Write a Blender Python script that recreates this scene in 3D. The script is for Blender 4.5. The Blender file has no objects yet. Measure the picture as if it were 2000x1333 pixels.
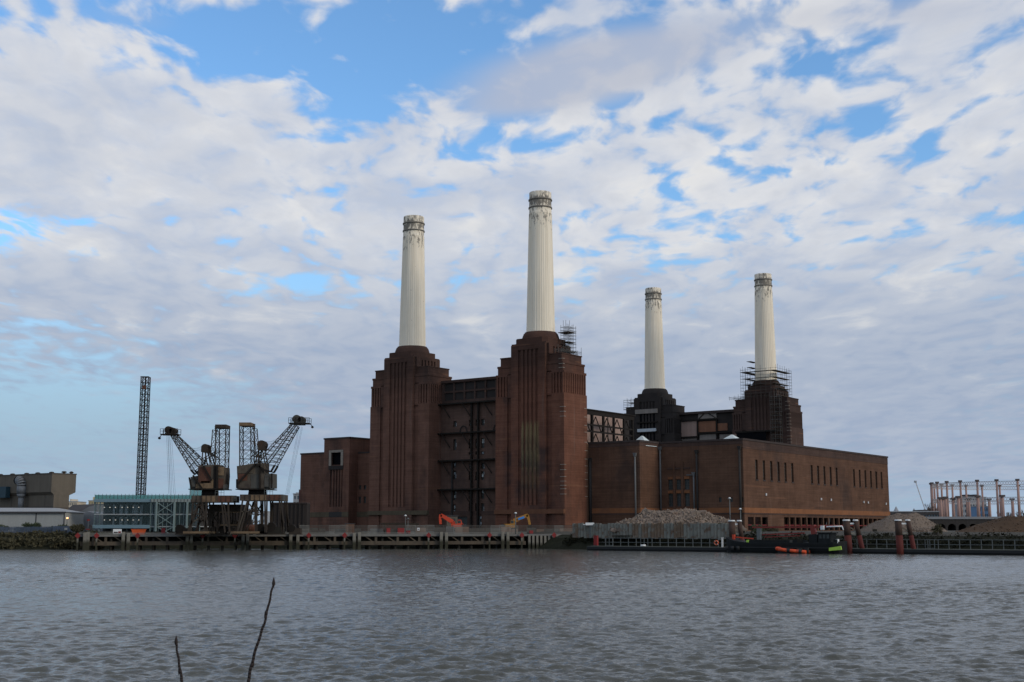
import bpy, math, random
import numpy as np
from mathutils import Vector, Matrix
R = math.radians
rnd = random.Random(7)
sc = bpy.context.scene
COL = sc.collection

# ------------------------------------------------------------------ camera
CAM_Z = 4.8; FPX = 2467.43; PITCH = R(8.4485)
cd = bpy.data.cameras.new('camera'); cam = bpy.data.objects.new('camera', cd); COL.objects.link(cam)
cam.location = (0, 0, CAM_Z); cam.rotation_euler = (R(90) + PITCH, 0, 0)
cd.sensor_width = 36; cd.lens = FPX / 2000 * 36; cd.clip_start = 0.1; cd.clip_end = 20000
sc.camera = cam

def ray(u, v):                       # photo pixel -> world direction
    x = (u - 1000) / FPX; t = (666.5 - v) / FPX
    return Vector((x, math.cos(PITCH) - t * math.sin(PITCH), math.sin(PITCH) + t * math.cos(PITCH)))
def at(u, v, Y):
    d = ray(u, v); s = Y / d.y
    return Vector((d.x * s, Y, CAM_Z + d.z * s))
def onz(u, v, z=0.0):
    d = ray(u, v); s = (z - CAM_Z) / d.z
    return Vector((d.x * s, d.y * s, z))

# ------------------------------------------------------------------ node helper
class G:
    def __init__(s, tree): s.t = tree; s.n = tree.nodes; s.l = tree.links
    def new(s, k, **kw):
        n = s.n.new(k)
        for a, b in kw.items(): setattr(n, a, b)
        return n
    def put(s, sock, v):
        if isinstance(v, bpy.types.NodeSocket): s.l.new(v, sock)
        elif v is not None: sock.default_value = v
    def m(s, op, a, b=None, c=None, clamp=False):
        n = s.new('ShaderNodeMath', operation=op, use_clamp=clamp)
        for i, v in enumerate((a, b, c)): 
            if v is not None: s.put(n.inputs[i], v)
        return n.outputs[0]
    def ramp(s, x, a, b, lo=0.0, hi=1.0):
        n = s.new('ShaderNodeMapRange', interpolation_type='SMOOTHSTEP')
        for i, v in enumerate((x, a, b, lo, hi)): s.put(n.inputs[i], v)
        return n.outputs[0]
    def mix(s, f, a, b, mode='MIX'):
        n = s.new('ShaderNodeMix', data_type='RGBA', blend_type=mode)
        s.put(n.inputs[0], f)
        for i, v in ((6, a), (7, b)):
            if isinstance(v, (tuple, list)): v = (*v[:3], 1)
            s.put(n.inputs[i], v)
        return n.outputs[2]
    def noise(s, vec, scale, detail=4, rough=.55, dist=0.0, lac=2.0):
        n = s.new('ShaderNodeTexNoise')
        s.put(n.inputs['Vector'], vec); n.inputs['Scale'].default_value = scale
        n.inputs['Detail'].default_value = detail; n.inputs['Roughness'].default_value = rough
        n.inputs['Distortion'].default_value = dist; n.inputs['Lacunarity'].default_value = lac
        return n.outputs[0]
    def vmul(s, vec, xyz):
        n = s.new('ShaderNodeVectorMath', operation='MULTIPLY'); s.put(n.inputs[0], vec); n.inputs[1].default_value = xyz
        return n.outputs[0]
    def vadd(s, vec, b):
        n = s.new('ShaderNodeVectorMath', operation='ADD'); s.put(n.inputs[0], vec); s.put(n.inputs[1], b)
        return n.outputs[0]
    def sep(s, vec):
        n = s.new('ShaderNodeSeparateXYZ'); s.put(n.inputs[0], vec); return n.outputs
    def comb(s, x, y, z):
        n = s.new('ShaderNodeCombineXYZ')
        for i, v in enumerate((x, y, z)): s.put(n.inputs[i], v)
        return n.outputs[0]

# ------------------------------------------------------------------ world: sky with broken altocumulus
SUN_AZ = R(120); SUN_EL = R(24)
w = bpy.data.worlds.new('World'); sc.world = w; w.use_nodes = True
g = G(w.node_tree); g.n.clear()
sky = g.new('ShaderNodeTexSky', sky_type='NISHITA', sun_disc=False, sun_elevation=SUN_EL, sun_rotation=SUN_AZ)
sky.air_density = 1.0; sky.dust_density = 0.6; sky.ozone_density = 2.2
geo = g.new('ShaderNodeTexCoord')
D = geo.outputs['Generated']
dx, dy, dz = g.sep(D)[0:3]
az = g.m('ARCTAN2', dx, dy); el = g.m('ARCSINE', dz)
zc = g.m('ADD', g.m('MAXIMUM', dz, 0.0), 0.10)
P = g.comb(g.m('DIVIDE', dx, zc), g.m('MULTIPLY', g.m('DIVIDE', dy, zc), .62), 0.0)
def blob(u, v, su, sv, tilt=0.0):
    d = ray(u, v).normalized(); a0 = math.atan2(d.x, d.y); e0 = math.asin(d.z)
    A = g.m('SUBTRACT', az, a0); E_ = g.m('SUBTRACT', el, e0)
    c, s = math.cos(tilt), math.sin(tilt)
    X = g.m('ADD', g.m('MULTIPLY', A, c * FPX / su), g.m('MULTIPLY', E_, s * FPX / su))
    Y = g.m('ADD', g.m('MULTIPLY', A, -s * FPX / sv), g.m('MULTIPLY', E_, c * FPX / sv))
    r2 = g.m('ADD', g.m('MULTIPLY', X, X), g.m('MULTIPLY', Y, Y))
    return g.m('POWER', 2.718, g.m('MULTIPLY', r2, -1.0))
def cover(lst):
    tot = 0.0
    for (u, v, su, sv, t, a) in lst:
        b = g.m('MULTIPLY', blob(u, v, su, sv, R(t)), a)
        tot = b if isinstance(tot, float) else g.m('ADD', tot, b)
    return tot
cov = cover([
    (600, 85, 380, 80, 8, -.30), (720, 175, 180, 70, 25, -.16), (930, 150, 220, 90, 0, -.15), (330, 20, 200, 50, 0, -.16),
    (690, 235, 90, 50, 20, -.16), (1690, 215, 90, 40, -28, -.11), (1815, 300, 70, 38, -25, -.15), (1580, 130, 110, 40, -20, -.10),
    (1090, 290, 170, 40, 0, -.08), (1350, 330, 110, 60, 40, -.05), (10, 445, 190, 45, 12, -.26), (540, 560, 170, 28, 8, -.20),
    (120, 800, 420, 75, 4, -.15), (20, 20, 90, 40, 0, -.10), (1320, 400, 60, 60, 0, -.09),
    (140, 175, 260, 115, 22, .24), (330, 350, 480, 130, 16, .24), (900, 420, 420, 90, 14, .20), (1750, 420, 420, 190, 0, .06),
    (1950, 130, 200, 200, 0, .10), (1600, 640, 520, 120, 0, .24), (700, 680, 420, 90, 0, .24), (200, 560, 300, 60, 0, .20), (1400, 130, 120, 60, 0, .06), (1340, 390, 110, 55, 0, .09), (1450, 800, 700, 130, 0, .20), (950, 820, 500, 90, 0, .14), (1950, 900, 300, 60, 0, .12),
])
warp = g.noise(P, 3.1, 3, .5)
Pw = g.vadd(P, g.comb(g.m('MULTIPLY', g.m('SUBTRACT', warp, .5), .22), g.m('MULTIPLY', g.m('SUBTRACT', warp, .5), -.12), 0.0))
n_big = g.noise(g.vadd(Pw, (3.7, 1.2, 0.0)), 2.0, 3, .5)
n_cell = g.noise(g.vadd(Pw, (11.3, 5.1, 0.0)), 12.5, 6, .46, .1)
n_fine = g.noise(g.vadd(P, (1.3, 9.1, 0.0)), 17.0, 5, .58, .3)
hz = g.ramp(el, R(1.0), R(15.0))                       # 0 at the horizon .. 1 high up
n_cell = g.m('ADD', .5, g.m('MULTIPLY', g.m('SUBTRACT', n_cell, .5), g.m('ADD', .30, g.m('MULTIPLY', g.ramp(el, R(3), R(13)), .70))))
dens = g.m('ADD', g.m('ADD', g.m('MULTIPLY', n_big, .27), g.m('MULTIPLY', n_cell, 1.06)), g.m('MULTIPLY', n_fine, .18))
dens = g.m('ADD', dens, g.m('ADD', cov, -.125))
alpha = g.ramp(dens, .475, g.m('ADD', .70, g.m('MULTIPLY', g.m('SUBTRACT', 1.0, hz), .16)))
thick = g.ramp(dens, .66, .98)
# tonal structure: sunlit tops, grey thick cores, hazier towards the horizon
n_sh = g.noise(g.vadd(Pw, (21.3, -4.0, 0.0)), 4.4, 6, .55, .2)
lit = g.ramp(g.m('ADD', g.m('MULTIPLY', n_sh, .65), g.m('MULTIPLY', n_cell, .5)), .44, .70)
c_hi = g.mix(lit, (.51, .57, .69), (.76, .765, .785))
c_lo = g.mix(lit, (.315, .395, .545), (.395, .465, .59))
cl = g.mix(g.ramp(el, R(6.0), R(14.5)), c_lo, c_hi)
cl = g.mix(g.m('MULTIPLY', thick, .42), cl, (.47, .515, .61))
warmspot = g.m('MULTIPLY', g.ramp(n_sh, .56, .75), g.m('MULTIPLY', g.ramp(el, R(3), R(9)), .5))
cl = g.mix(warmspot, cl, (.84, .815, .77))
base = g.mix(1.0, sky.outputs[0], (1.35, 1.78, 2.05), 'MULTIPLY')
pale = g.ramp(el, R(15), R(3))
base = g.mix(g.m('MULTIPLY', pale, .97), base, (3.45, 4.85, 6.2))
col = g.mix(g.m('MULTIPLY', alpha, .97), base, g.mix(1.0, cl, (10.0, 10.0, 10.0), 'MULTIPLY'))
# smooth grey veil clouds drifting below the broken layer
veil_n = g.noise(g.vadd(P, (5.0, 2.0, 0.0)), 2.6, 4, .5)
veil = cover([(1120, 150, 290, 66, 7, 1.05), (1240, 100, 230, 56, 4, .65), (1760, 25, 300, 45, -3, .75), (260, 35, 130, 32, 0, .45), (1010, 205, 150, 32, 6, .4),
              (330, 610, 560, 70, 0, .35), (1250, 640, 330, 60, 0, .35)])
va = g.ramp(g.m('ADD', veil, g.m('MULTIPLY', g.m('SUBTRACT', veil_n, .5), .6)), .16, 1.05)
vc = g.mix(g.ramp(veil_n, .35, .65), (4.5, 4.95, 6.1), (5.5, 5.7, 6.3))
col = g.mix(g.m('MULTIPLY', va, .86), col, vc)
# below the horizon the sky fades to the grey of far ground
col = g.mix(g.ramp(el, R(0), R(-4)), col, (1.2, 1.25, 1.3))
bg = g.new('ShaderNodeBackground'); g.put(bg.inputs[0], col); bg.inputs[1].default_value = 0.1
out = g.new('ShaderNodeOutputWorld'); g.l.new(bg.outputs[0], out.inputs[0])

sl = bpy.data.lights.new('sun', 'SUN'); sl.energy = 1.2; sl.angle = R(14); sl.color = (1.0, .90, .76)
so = bpy.data.objects.new('sun', sl); COL.objects.link(so)
sd = Vector((math.sin(SUN_AZ) * math.cos(SUN_EL), math.cos(SUN_AZ) * math.cos(SUN_EL), math.sin(SUN_EL)))
so.rotation_euler = sd.to_track_quat('Z', 'Y').to_euler(); so.location = (200, 0, 300)

vs = sc.view_settings
sc.display_settings.display_device = 'sRGB'
vs.view_transform = 'Standard'; vs.look = 'None'; vs.exposure = 0.0; vs.gamma = 1.0; vs.use_curve_mapping = False
sc.cycles.max_bounces = 6; sc.cycles.transparent_max_bounces = 24

# ------------------------------------------------------------------ mesh builder
class MB:
    def __init__(s): s.v = []; s.f = []; s.sm = []
    def add(s, vs, fs, smooth=False):
        o = len(s.v); s.v += [tuple(x) for x in vs]; s.f += [tuple(i + o for i in f) for f in fs]; s.sm += [smooth] * len(fs); return s
    def box(s, x0, x1, y0, y1, z0, z1):
        return s.add([(x0,y0,z0),(x1,y0,z0),(x1,y1,z0),(x0,y1,z0),(x0,y0,z1),(x1,y0,z1),(x1,y1,z1),(x0,y1,z1)],
                     [(0,3,2,1),(4,5,6,7),(0,1,5,4),(1,2,6,5),(2,3,7,6),(3,0,4,7)])
    def hexa(s, b, t):      # 4 bottom + 4 top points, counter-clockwise from above
        return s.add(list(b) + list(t), [(0,3,2,1),(4,5,6,7),(0,1,5,4),(1,2,6,5),(2,3,7,6),(3,0,4,7)])
    def beam(s, p, q, w, h=None):
        h = h or w; p = Vector(p); q = Vector(q); d = q - p
        if d.length < 1e-5: return s
        d.normalize(); up = Vector((0,0,1)) if abs(d.z) < .95 else Vector((0,1,0))
        a = d.cross(up).normalized() * w / 2; b = a.cross(d).normalized() * h / 2
        return s.add([p-a-b, p+a-b, p+a+b, p-a+b, q-a-b, q+a-b, q+a+b, q-a+b],
                     [(0,1,2,3),(7,6,5,4),(0,4,5,1),(1,5,6,2),(2,6,7,3),(3,7,4,0)])
    def tube(s, p, q, r0, r1=None, n=8, caps=True):
        r1 = r0 if r1 is None else r1; p = Vector(p); q = Vector(q); d = (q - p).normalized()
        up = Vector((0,0,1)) if abs(d.z) < .95 else Vector((0,1,0))
        a = d.cross(up).normalized(); b = a.cross(d).normalized(); vs = []
        for c, r in ((p, r0), (q, r1)):
            for i in range(n):
                t = 2 * math.pi * i / n; vs.append(c + a * math.cos(t) * r + b * math.sin(t) * r)
        fs = [(i, i + n, (i + 1) % n + n, (i + 1) % n) for i in range(n)]
        s.add(vs, fs, True)
        if caps: 
            o = len(s.v) - 2 * n; s.f += [tuple(range(o, o + n)), tuple(range(o + 2 * n - 1, o + n - 1, -1))]; s.sm += [False] * 2
        return s
    def lathe(s, prof, n=32, c=(0,0), smooth=True, cap=True):
        vs = []; fs = []
        for r, z in prof:
            for i in range(n):
                t = 2 * math.pi * i / n; vs.append((c[0] + r * math.cos(t), c[1] + r * math.sin(t), z))
        for k in range(len(prof) - 1):
            for i in range(n):
                j = (i + 1) % n; fs.append((k*n+i, k*n+j, (k+1)*n+j, (k+1)*n+i))
        s.add(vs, fs, smooth)
        if cap: s.f.append(tuple(range(len(s.v) - n, len(s.v)))); s.sm.append(False)
        return s
    def prism(s, poly, axis, a, b):     # poly: 2D outline; axis 'y' -> (x,z) outline extruded in y, 'z' -> (x,y) outline, 'x' -> (y,z) outline
        n = len(poly)
        def P(q, t): return (q[0], t, q[1]) if axis == 'y' else ((q[0], q[1], t) if axis == 'z' else (t, q[0], q[1]))
        return s.add([P(q, a) for q in poly] + [P(q, b) for q in poly],
                     [tuple(range(n))[::-1], tuple(range(n, 2*n))] + [(i, (i+1) % n, (i+1) % n + n, i + n) for i in range(n)])
    def wall(s, o, ud, nd, W, H, holes, depth):
        """upright wall from o along ud, W x H, outward normal nd, real openings (u0,u1,z0,z1) with reveals 'depth' deep"""
        o = Vector(o); ud = Vector(ud); nd = Vector(nd)
        us = sorted({0.0, W, *[h[0] for h in holes], *[h[1] for h in holes]}); zs = sorted({0.0, H, *[h[2] for h in holes], *[h[3] for h in holes]})
        P = lambda u, z, d=0: o + ud * u + Vector((0,0,z)) - nd * d
        for i in range(len(us) - 1):
            for k in range(len(zs) - 1):
                cu = (us[i] + us[i+1]) / 2; cz = (zs[k] + zs[k+1]) / 2
                if any(h[0] < cu < h[1] and h[2] < cz < h[3] for h in holes): continue
                s.add([P(us[i], zs[k]), P(us[i+1], zs[k]), P(us[i+1], zs[k+1]), P(us[i], zs[k+1])], [(0,1,2,3)])
        for (a, b, c, d) in holes:
            for q in ((P(a,c),P(a,d),P(a,d,depth),P(a,c,depth)), (P(b,d),P(b,c),P(b,c,depth),P(b,d,depth)),
                      (P(a,d),P(b,d),P(b,d,depth),P(a,d,depth)), (P(b,c),P(a,c),P(a,c,depth),P(b,c,depth))):
                s.add(q, [(0,1,2,3)])
        return s
    def lattice(s, B, T, n, rc, rb, xb=True):
        B = [Vector(p) for p in B]; T = [Vector(p) for p in T]; m = len(B)
        for i in range(m): s.beam(B[i], T[i], rc)
        for k in range(n + 1):
            f0 = k / n; f1 = min(1, (k + 1) / n)
            for i in range(m):
                j = (i + 1) % m
                a0, b0, a1, b1 = B[i].lerp(T[i], f0), B[j].lerp(T[j], f0), B[i].lerp(T[i], f1), B[j].lerp(T[j], f1)
                s.beam(a0, b0, rb)
                if k < n:
                    if xb: s.beam(a0, b1, rb * .8); s.beam(b0, a1, rb * .8)
                    elif (k + i) % 2: s.beam(a0, b1, rb)
                    else: s.beam(b0, a1, rb)
        return s
    def mesh(s, name, M=None):
        me = bpy.data.meshes.new(name); vs = s.v if M is None else [tuple(M @ Vector(p)) for p in s.v]
        me.from_pydata(vs, [], s.f); me.polygons.foreach_set('use_smooth', s.sm); me.update(); return me
    def build(s, name, mat, parent=None, world=False):
        """world=True: the vertices are world coordinates, brought into the parent thing's frame"""
        M = None
        if world and parent is not None:
            root = parent
            while root.parent: root = root.parent
            M = (Matrix.Translation(root.location) @ root.rotation_euler.to_matrix().to_4x4()).inverted()
        o = bpy.data.objects.new(name, s.mesh(name, M)); COL.objects.link(o)
        o.data.materials.append(MAT[mat]); o.parent = parent; return o

def tag(o, label=None, cat=None, group=None, kind=None):
    if label: o['label'] = label
    if cat: o['category'] = cat
    if group: o['group'] = group
    if kind: o['kind'] = kind
    return o
def thing(name, label, cat, loc=(0,0,0), rz=0.0, group=None):
    o = bpy.data.objects.new(name, None); COL.objects.link(o); o.empty_display_size = .5
    o.location = loc; o.rotation_euler = (0, 0, rz); return tag(o, label, cat, group)
def inst(o, parent, loc=(0,0,0), rz=0.0, scale=None):
    c = o.copy(); COL.objects.link(c); c.parent = parent; c.location = loc; c.rotation_euler = (0, 0, rz)
    if scale: c.scale = scale
    return c
def copy_tree(o, parent=None):
    c = o.copy(); COL.objects.link(c); c.parent = parent
    for ch in [k for k in ALLCH(o)]: copy_tree(ch, c)
    return c
def ALLCH(o): return [k for k in bpy.data.objects if k.parent == o]

# ------------------------------------------------------------------ materials
MAT = {}
def mat(name, col, rough=.85, var=.25, scale=.35, streak=0.0, course=0.0, dirt=None, dirt_amt=0.0, metal=0.0, spec=.3, fine=.15, bump=0.0, extra=None, dscale=.12, dthr=.52):
    m = bpy.data.materials.new(name); m.use_nodes = True; MAT[name] = m
    g = G(m.node_tree); b = g.n['Principled BSDF']
    tc = g.new('ShaderNodeTexCoord').outputs['Object']
    oi = g.new('ShaderNodeObjectInfo').outputs['Random']
    tc = g.vadd(tc, g.comb(g.m('MULTIPLY', oi, 37.0), 0.0, 0.0)) if extra is None else tc
    n1 = g.noise(tc, scale, 6, .6); c = g.mix(1.0, col, (1,1,1), 'MULTIPLY')
    f = g.m('ADD', 1 - var, g.m('MULTIPLY', n1, 2 * var))
    if fine: f = g.m('MULTIPLY', f, g.m('ADD', 1 - fine, g.m('MULTIPLY', g.noise(tc, scale * 14, 4, .65), 2 * fine)))
    if streak: f = g.m('MULTIPLY', f, g.m('ADD', 1 - streak, g.m('MULTIPLY', g.noise(g.vmul(tc, (1, 1, .045)), 1.1, 5, .6), 2 * streak)))
    if course: f = g.m('MULTIPLY', f, g.m('ADD', 1 - course, g.m('MULTIPLY', g.noise(g.vmul(tc, (.05, .05, 1)), 2.3, 5, .7), 2 * course)))
    c = g.mix(1.0, c, g.comb(f, f, f), 'MULTIPLY')
    if dirt: c = g.mix(g.m('MULTIPLY', g.ramp(g.noise(g.vadd(tc, (9.0, 3.0, 1.0)), dscale, 7, .62), dthr, dthr + .2), dirt_amt), c, dirt)
    if extra: c = extra(g, tc, c, oi)
    g.put(b.inputs['Base Color'], c); b.inputs['Roughness'].default_value = rough; b.inputs['Metallic'].default_value = metal
    b.inputs['Specular IOR Level'].default_value = spec
    if bump:
        bn = g.new('ShaderNodeBump'); bn.inputs['Strength'].default_value = bump; bn.inputs['Distance'].default_value = .1
        g.put(bn.inputs['Height'], g.noise(tc, scale * 14, 5, .65)); g.l.new(bn.outputs[0], b.inputs['Normal'])
    return m

def brick_extra(g, tc, c, oi):
    x, y, z = g.sep(tc)[0:3]
    # damp black soot patches and a few paler repaired courses
    topd = g.ramp(g.m('ADD', z, g.m('MULTIPLY', g.noise(tc, .3, 5, .6), 10.0)), 44.0, 58.0)
    c = g.mix(g.m('MULTIPLY', topd, .72), c, (.050, .032, .026))
    soot = g.ramp(g.noise(g.vmul(tc, (1, 1, .55)), .085, 6, .62), .50, .70)
    c = g.mix(g.m('MULTIPLY', soot, .68), c, (.046, .033, .029))
    rep = g.ramp(g.noise(g.vmul(tc, (.07, .07, 1.2)), .55, 3, .5), .66, .72)
    c = g.mix(g.m('MULTIPLY', rep, .45), c, (.20, .098, .058))
    mot = g.noise(g.vmul(tc, (1, 1, 1.3)), .16, 8, .66); mf = g.ramp(mot, .28, .74, .84, 1.16)
    c = g.mix(1.0, c, g.comb(mf, mf, mf), 'MULTIPLY')
    crs = g.noise(g.vmul(tc, (.012, .012, 1)), 4.2, 3, .6); cf = g.ramp(crs, .35, .65, .90, 1.10)
    c = g.mix(1.0, c, g.comb(cf, cf, cf), 'MULTIPLY')
    vert = g.ramp(g.noise(g.vmul(tc, (1, 1, .03)), .55, 4, .6), .60, .74)
    c = g.mix(g.m('MULTIPLY', vert, .34), c, (.045, .034, .030))
    run = g.ramp(g.noise(g.vmul(g.vadd(tc, (71.0, 13.0, 0.0)), (1, 1, .05)), .38, 4, .6), .64, .76)
    c = g.mix(g.m('MULTIPLY', run, .30), c, (.20, .155, .125))
    return c
def towerA_extra(g, tc, c, oi):
    c = brick_extra(g, tc, c, oi)
    x, y, z = g.sep(tc)[0:3]
    # yellow-green lime bloom that ran down the fluted centre of the near tower
    mx = g.m('MULTIPLY', g.ramp(x, -1.6, .4), g.ramp(x, 4.6, 3.2))
    mz = g.m('MULTIPLY', g.ramp(z, 9.0, 20.0), g.ramp(z, 33.0, 30.5))
    nn = g.ramp(g.noise(g.vmul(tc, (1, 1, .12)), 1.3, 5, .6), .32, .62)
    c = g.mix(g.m('MULTIPLY', g.m('MULTIPLY', mx, mz), g.m('MULTIPLY', nn, .85)), c, (.25, .195, .095))
    my = g.m('MULTIPLY', g.ramp(x, -11, -7), g.ramp(x, 9.5, 6.0)); mz2 = g.m('MULTIPLY', g.ramp(z, 2, 14), g.ramp(z, 32, 22))
    n3 = g.ramp(g.noise(tc, .18, 6, .6), .40, .62)
    return g.mix(g.m('MULTIPLY', g.m('MULTIPLY', my, mz2), g.m('MULTIPLY', n3, .7)), c, (.045, .036, .034))
BR = (.150, .076, .053)
mat('brick', BR, .9, .28, .25, .26, .22, extra=brick_extra, spec=.06)
mat('brick_near_tower', (.150, .066, .043), .9, .28, .25, .26, .22, extra=towerA_extra, spec=.06)
mat('brick_hall', (.112, .060, .039), .9, .28, .2, .24, .26, extra=brick_extra, spec=.06)
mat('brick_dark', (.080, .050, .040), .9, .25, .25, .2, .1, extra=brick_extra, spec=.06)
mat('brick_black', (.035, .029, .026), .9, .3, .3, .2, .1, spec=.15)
mat('brick_band', (.22, .092, .042), .9, .25, .3, .2, .1, dirt=(.10, .06, .045), dirt_amt=.6, spec=.15)
mat('band_soft', (.150, .070, .042), .9, .3, .3, .25, .15, dirt=(.07, .045, .035), dirt_amt=.7, spec=.06)
mat('band_green', (.098, .078, .052), .9, .3, .3, .25, .15, dirt=(.06, .045, .035), dirt_amt=.6, spec=.06)
mat('wall_between', (.112, .068, .052), .9, .35, .25, .35, .15, extra=brick_extra, spec=.06)
mat('crane_steel', (.048, .040, .032), .8, .35, .4, .2, dirt=(.07, .042, .026), dirt_amt=.5, dscale=.5, spec=.15)
mat('coping', (.060, .045, .040), .9, .2, .3, .1, spec=.15)
mat('pink_plaster', (.34, .235, .19), .9, .25, .15, .3, dirt=(.20, .13, .10), dirt_amt=.6, spec=.15)
mat('orange_panel', (.22, .105, .062), .9, .25, .2, .3, dirt=(.13, .07, .05), dirt_amt=.6, spec=.15)
mat('grey_panel', (.22, .19, .165), .9, .35, .22, .3, dirt=(.10, .07, .06), dirt_amt=.7, spec=.15)
mat('dark_steel', (.020, .016, .013), .8, .35, .4, .2, spec=.12)
mat('rust_steel', (.042, .032, .024), .85, .5, .4, .3, dirt=(.075, .040, .022), dirt_amt=.6, dscale=.35, spec=.2)
mat('crane_plate', (.085, .068, .050), .8, .45, .35, .45, dirt=(.045, .032, .026), dirt_amt=.85, dscale=.30, dthr=.46, spec=.2)
mat('crane_rust_red', (.100, .044, .028), .8, .4, .4, .4, dirt=(.05, .03, .025), dirt_amt=.8, dscale=.4, spec=.2)
mat('crane_ochre', (.170, .112, .064), .8, .35, .4, .4, dirt=(.07, .045, .03), dirt_amt=.8, dscale=.5, dthr=.5, spec=.2)
mat('crane_grey', (.075, .070, .060), .8, .4, .4, .4, dirt=(.05, .038, .03), dirt_amt=.8, dscale=.4, spec=.2)
mat('scaffold', (.085, .08, .07), .6, .3, .8, metal=.2)
mat('scaffold_board', (.085, .066, .048), .9, .3, .5)
mat('galv', (.42, .43, .44), .45, .2, .5, metal=.5)
mat('pipe_dark', (.030, .025, .022), .7, .3, .4)
mat('pipe_grey', (.13, .125, .12), .7, .25, .4)
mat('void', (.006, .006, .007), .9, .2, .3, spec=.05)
mat('window_glass', (.040, .044, .041), .5, .6, .6, spec=.3)
mat('window_frame', (.085, .085, .080), .6, .25, .6)
mat('skylight_white', (.55, .58, .55), .6, .15, .3)
mat('concrete', (.135, .112, .085), .9, .22, .25, .25, dirt=(.10, .085, .07), dirt_amt=.6, spec=.2)
mat('concrete_joint', (.085, .07, .058), .9, .2, .3)
mat('concrete_pale', (.27, .225, .18), .9, .2, .3, .25, dirt=(.13, .11, .09), dirt_amt=.6, dscale=.3, spec=.2)
mat('shed_pale', (.33, .325, .30), .7, .08, .15, .12, spec=.25)
mat('shed_grey', (.20, .205, .21), .7, .08, .15, .12, spec=.25)
mat('shed_roof', (.29, .29, .285), .7, .15, .2, spec=.25)
mat('dark_roof', (.055, .050, .050), .85, .2, .2)
mat('brown_wall', (.20, .13, .095), .9, .2, .2, .1)
mat('far_cream', (.55, .47, .36), .9, .12, .1)
mat('far_yellow', (.50, .41, .24), .9, .12, .1)
mat('far_grey', (.30, .31, .32), .9, .15, .1)
mat('far_glass', (.10, .14, .17), .3, .3, .3, spec=.5)
mat('far_blue', (.10, .20, .34), .5, .2, .3)
mat('duct', (.15, .155, .16), .6, .25, .4, .2, metal=.2)
mat('teal_cabin', (.025, .055, .07), .6, .2, .4)
mat('fence_blue', (.075, .095, .13), .6, .2, .4, .2)
mat('timber', (.155, .130, .100), .95, .35, .5, .45, dirt=(.05, .06, .035), dirt_amt=.6, dscale=.4, spec=.1)
def tide(g, tc, c, oi):      # dark wet weed below the tide mark
    z = g.sep(tc)[2]; zz = g.m('ADD', z, g.m('MULTIPLY', g.m('SUBTRACT', g.noise(tc, 1.3, 4, .6), .5), 1.4))
    return g.mix(g.m('MULTIPLY', g.ramp(zz, 2.5, 1.5), .88), c, (.022, .022, .012))
mat('timber_pale', (.185, .168, .138), .95, .35, .5, .45, dirt=(.06, .06, .042), dirt_amt=.75, dscale=.3, spec=.1, extra=tide)
mat('jetty_beam', (.098, .076, .055), .95, .35, .3, .3, dirt=(.06, .05, .04), dirt_amt=.75, dscale=.3, dthr=.46, spec=.1)
mat('jetty_dark', (.030, .027, .022), .95, .3, .4, .2, spec=.1)
mat('deck', (.16, .15, .135), .9, .25, .3, dirt=(.12, .11, .10), dirt_amt=.5, spec=.2)
mat('weed', (.019, .019, .011), .95, .45, .8, .2, spec=.1)
mat('mud', (.080, .064, .046), .8, .3, .25, spec=.3)
mat('earth_ground', (.055, .048, .036), .95, .3, .1)
mat('heap_earth', (.080, .050, .031), .95, .28, .25, dirt=(.125, .088, .06), dirt_amt=.6, bump=.6, spec=.1)
mat('heap_gravel', (.165, .126, .097), .95, .16, .6, dirt=(.19, .14, .10), dirt_amt=.5, fine=.3, bump=.6, spec=.1)
mat('rubble', (.205, .158, .123), .95, .5, .5, dirt=(.15, .09, .065), dirt_amt=.7, dscale=.6, fine=.3, spec=.1)
mat('sheet_pile', (.195, .190, .160), .9, .5, .6, .5, dirt=(.12, .062, .034), dirt_amt=.85, dscale=.75, dthr=.47, spec=.2)
mat('sheet_pile_rust', (.165, .112, .074), .9, .5, .6, .5, dirt=(.21, .195, .16), dirt_amt=.8, dscale=.7, dthr=.48, spec=.2)
mat('red_paint', (.20, .020, .018), .6, .2, .5, .15)
mat('dolphin_red', (.095, .016, .011), .75, .3, .5, .35, dirt=(.12, .03, .02), dirt_amt=.5)
mat('dolphin_rust', (.062, .036, .026), .85, .35, .5, .45, dirt=(.05, .035, .03), dirt_amt=.6)
mat('white_paint', (.70, .69, .66), .6, .12, .6, .1)
mat('orange_paint', (.72, .115, .028), .5, .15, .6)
mat('yellow_paint', (.36, .165, .030), .5, .2, .6, dirt=(.2, .1, .03), dirt_amt=.4, dscale=.8)
mat('excavator_red', (.55, .060, .022), .45, .15, .6)
mat('blue_paint', (.05, .22, .55), .5, .15, .6)
mat('lime_paint', (.42, .62, .08), .5, .12, .6)
mat('orange_tube', (.60, .075, .022), .4, .1, .6)
mat('hull_black', (.013, .014, .014), .6, .4, .4, .4, dirt=(.04, .026, .018), dirt_amt=.6, spec=.15)
mat('pontoon_black', (.013, .013, .013), .8, .3, .4)
mat('pontoon_deck', (.085, .085, .070), .9, .25, .5)
mat('rail_grey', (.13, .135, .125), .5, .15, .5, metal=.2)
mat('mesh_grey', (.175, .17, .15), .6, .3, .6, .3)
mat('mesh_dark', (.075, .066, .056), .7, .3, .6, .3)
mat('boom_red', (.20, .030, .020), .55, .25, .5, dirt=(.15, .04, .03), dirt_amt=.5)
mat('gas_pink', (.36, .225, .185), .8, .15, .3, .25, dirt=(.32, .19, .15), dirt_amt=.5)
mat('gas_dark', (.09, .07, .065), .8, .2, .4)
mat('gas_pale', (.46, .42, .40), .7, .2, .4)
mat('viaduct_brick', (.040, .035, .032), .95, .3, .3, .2)
mat('parapet', (.23, .23, .235), .85, .2, .3)
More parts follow.
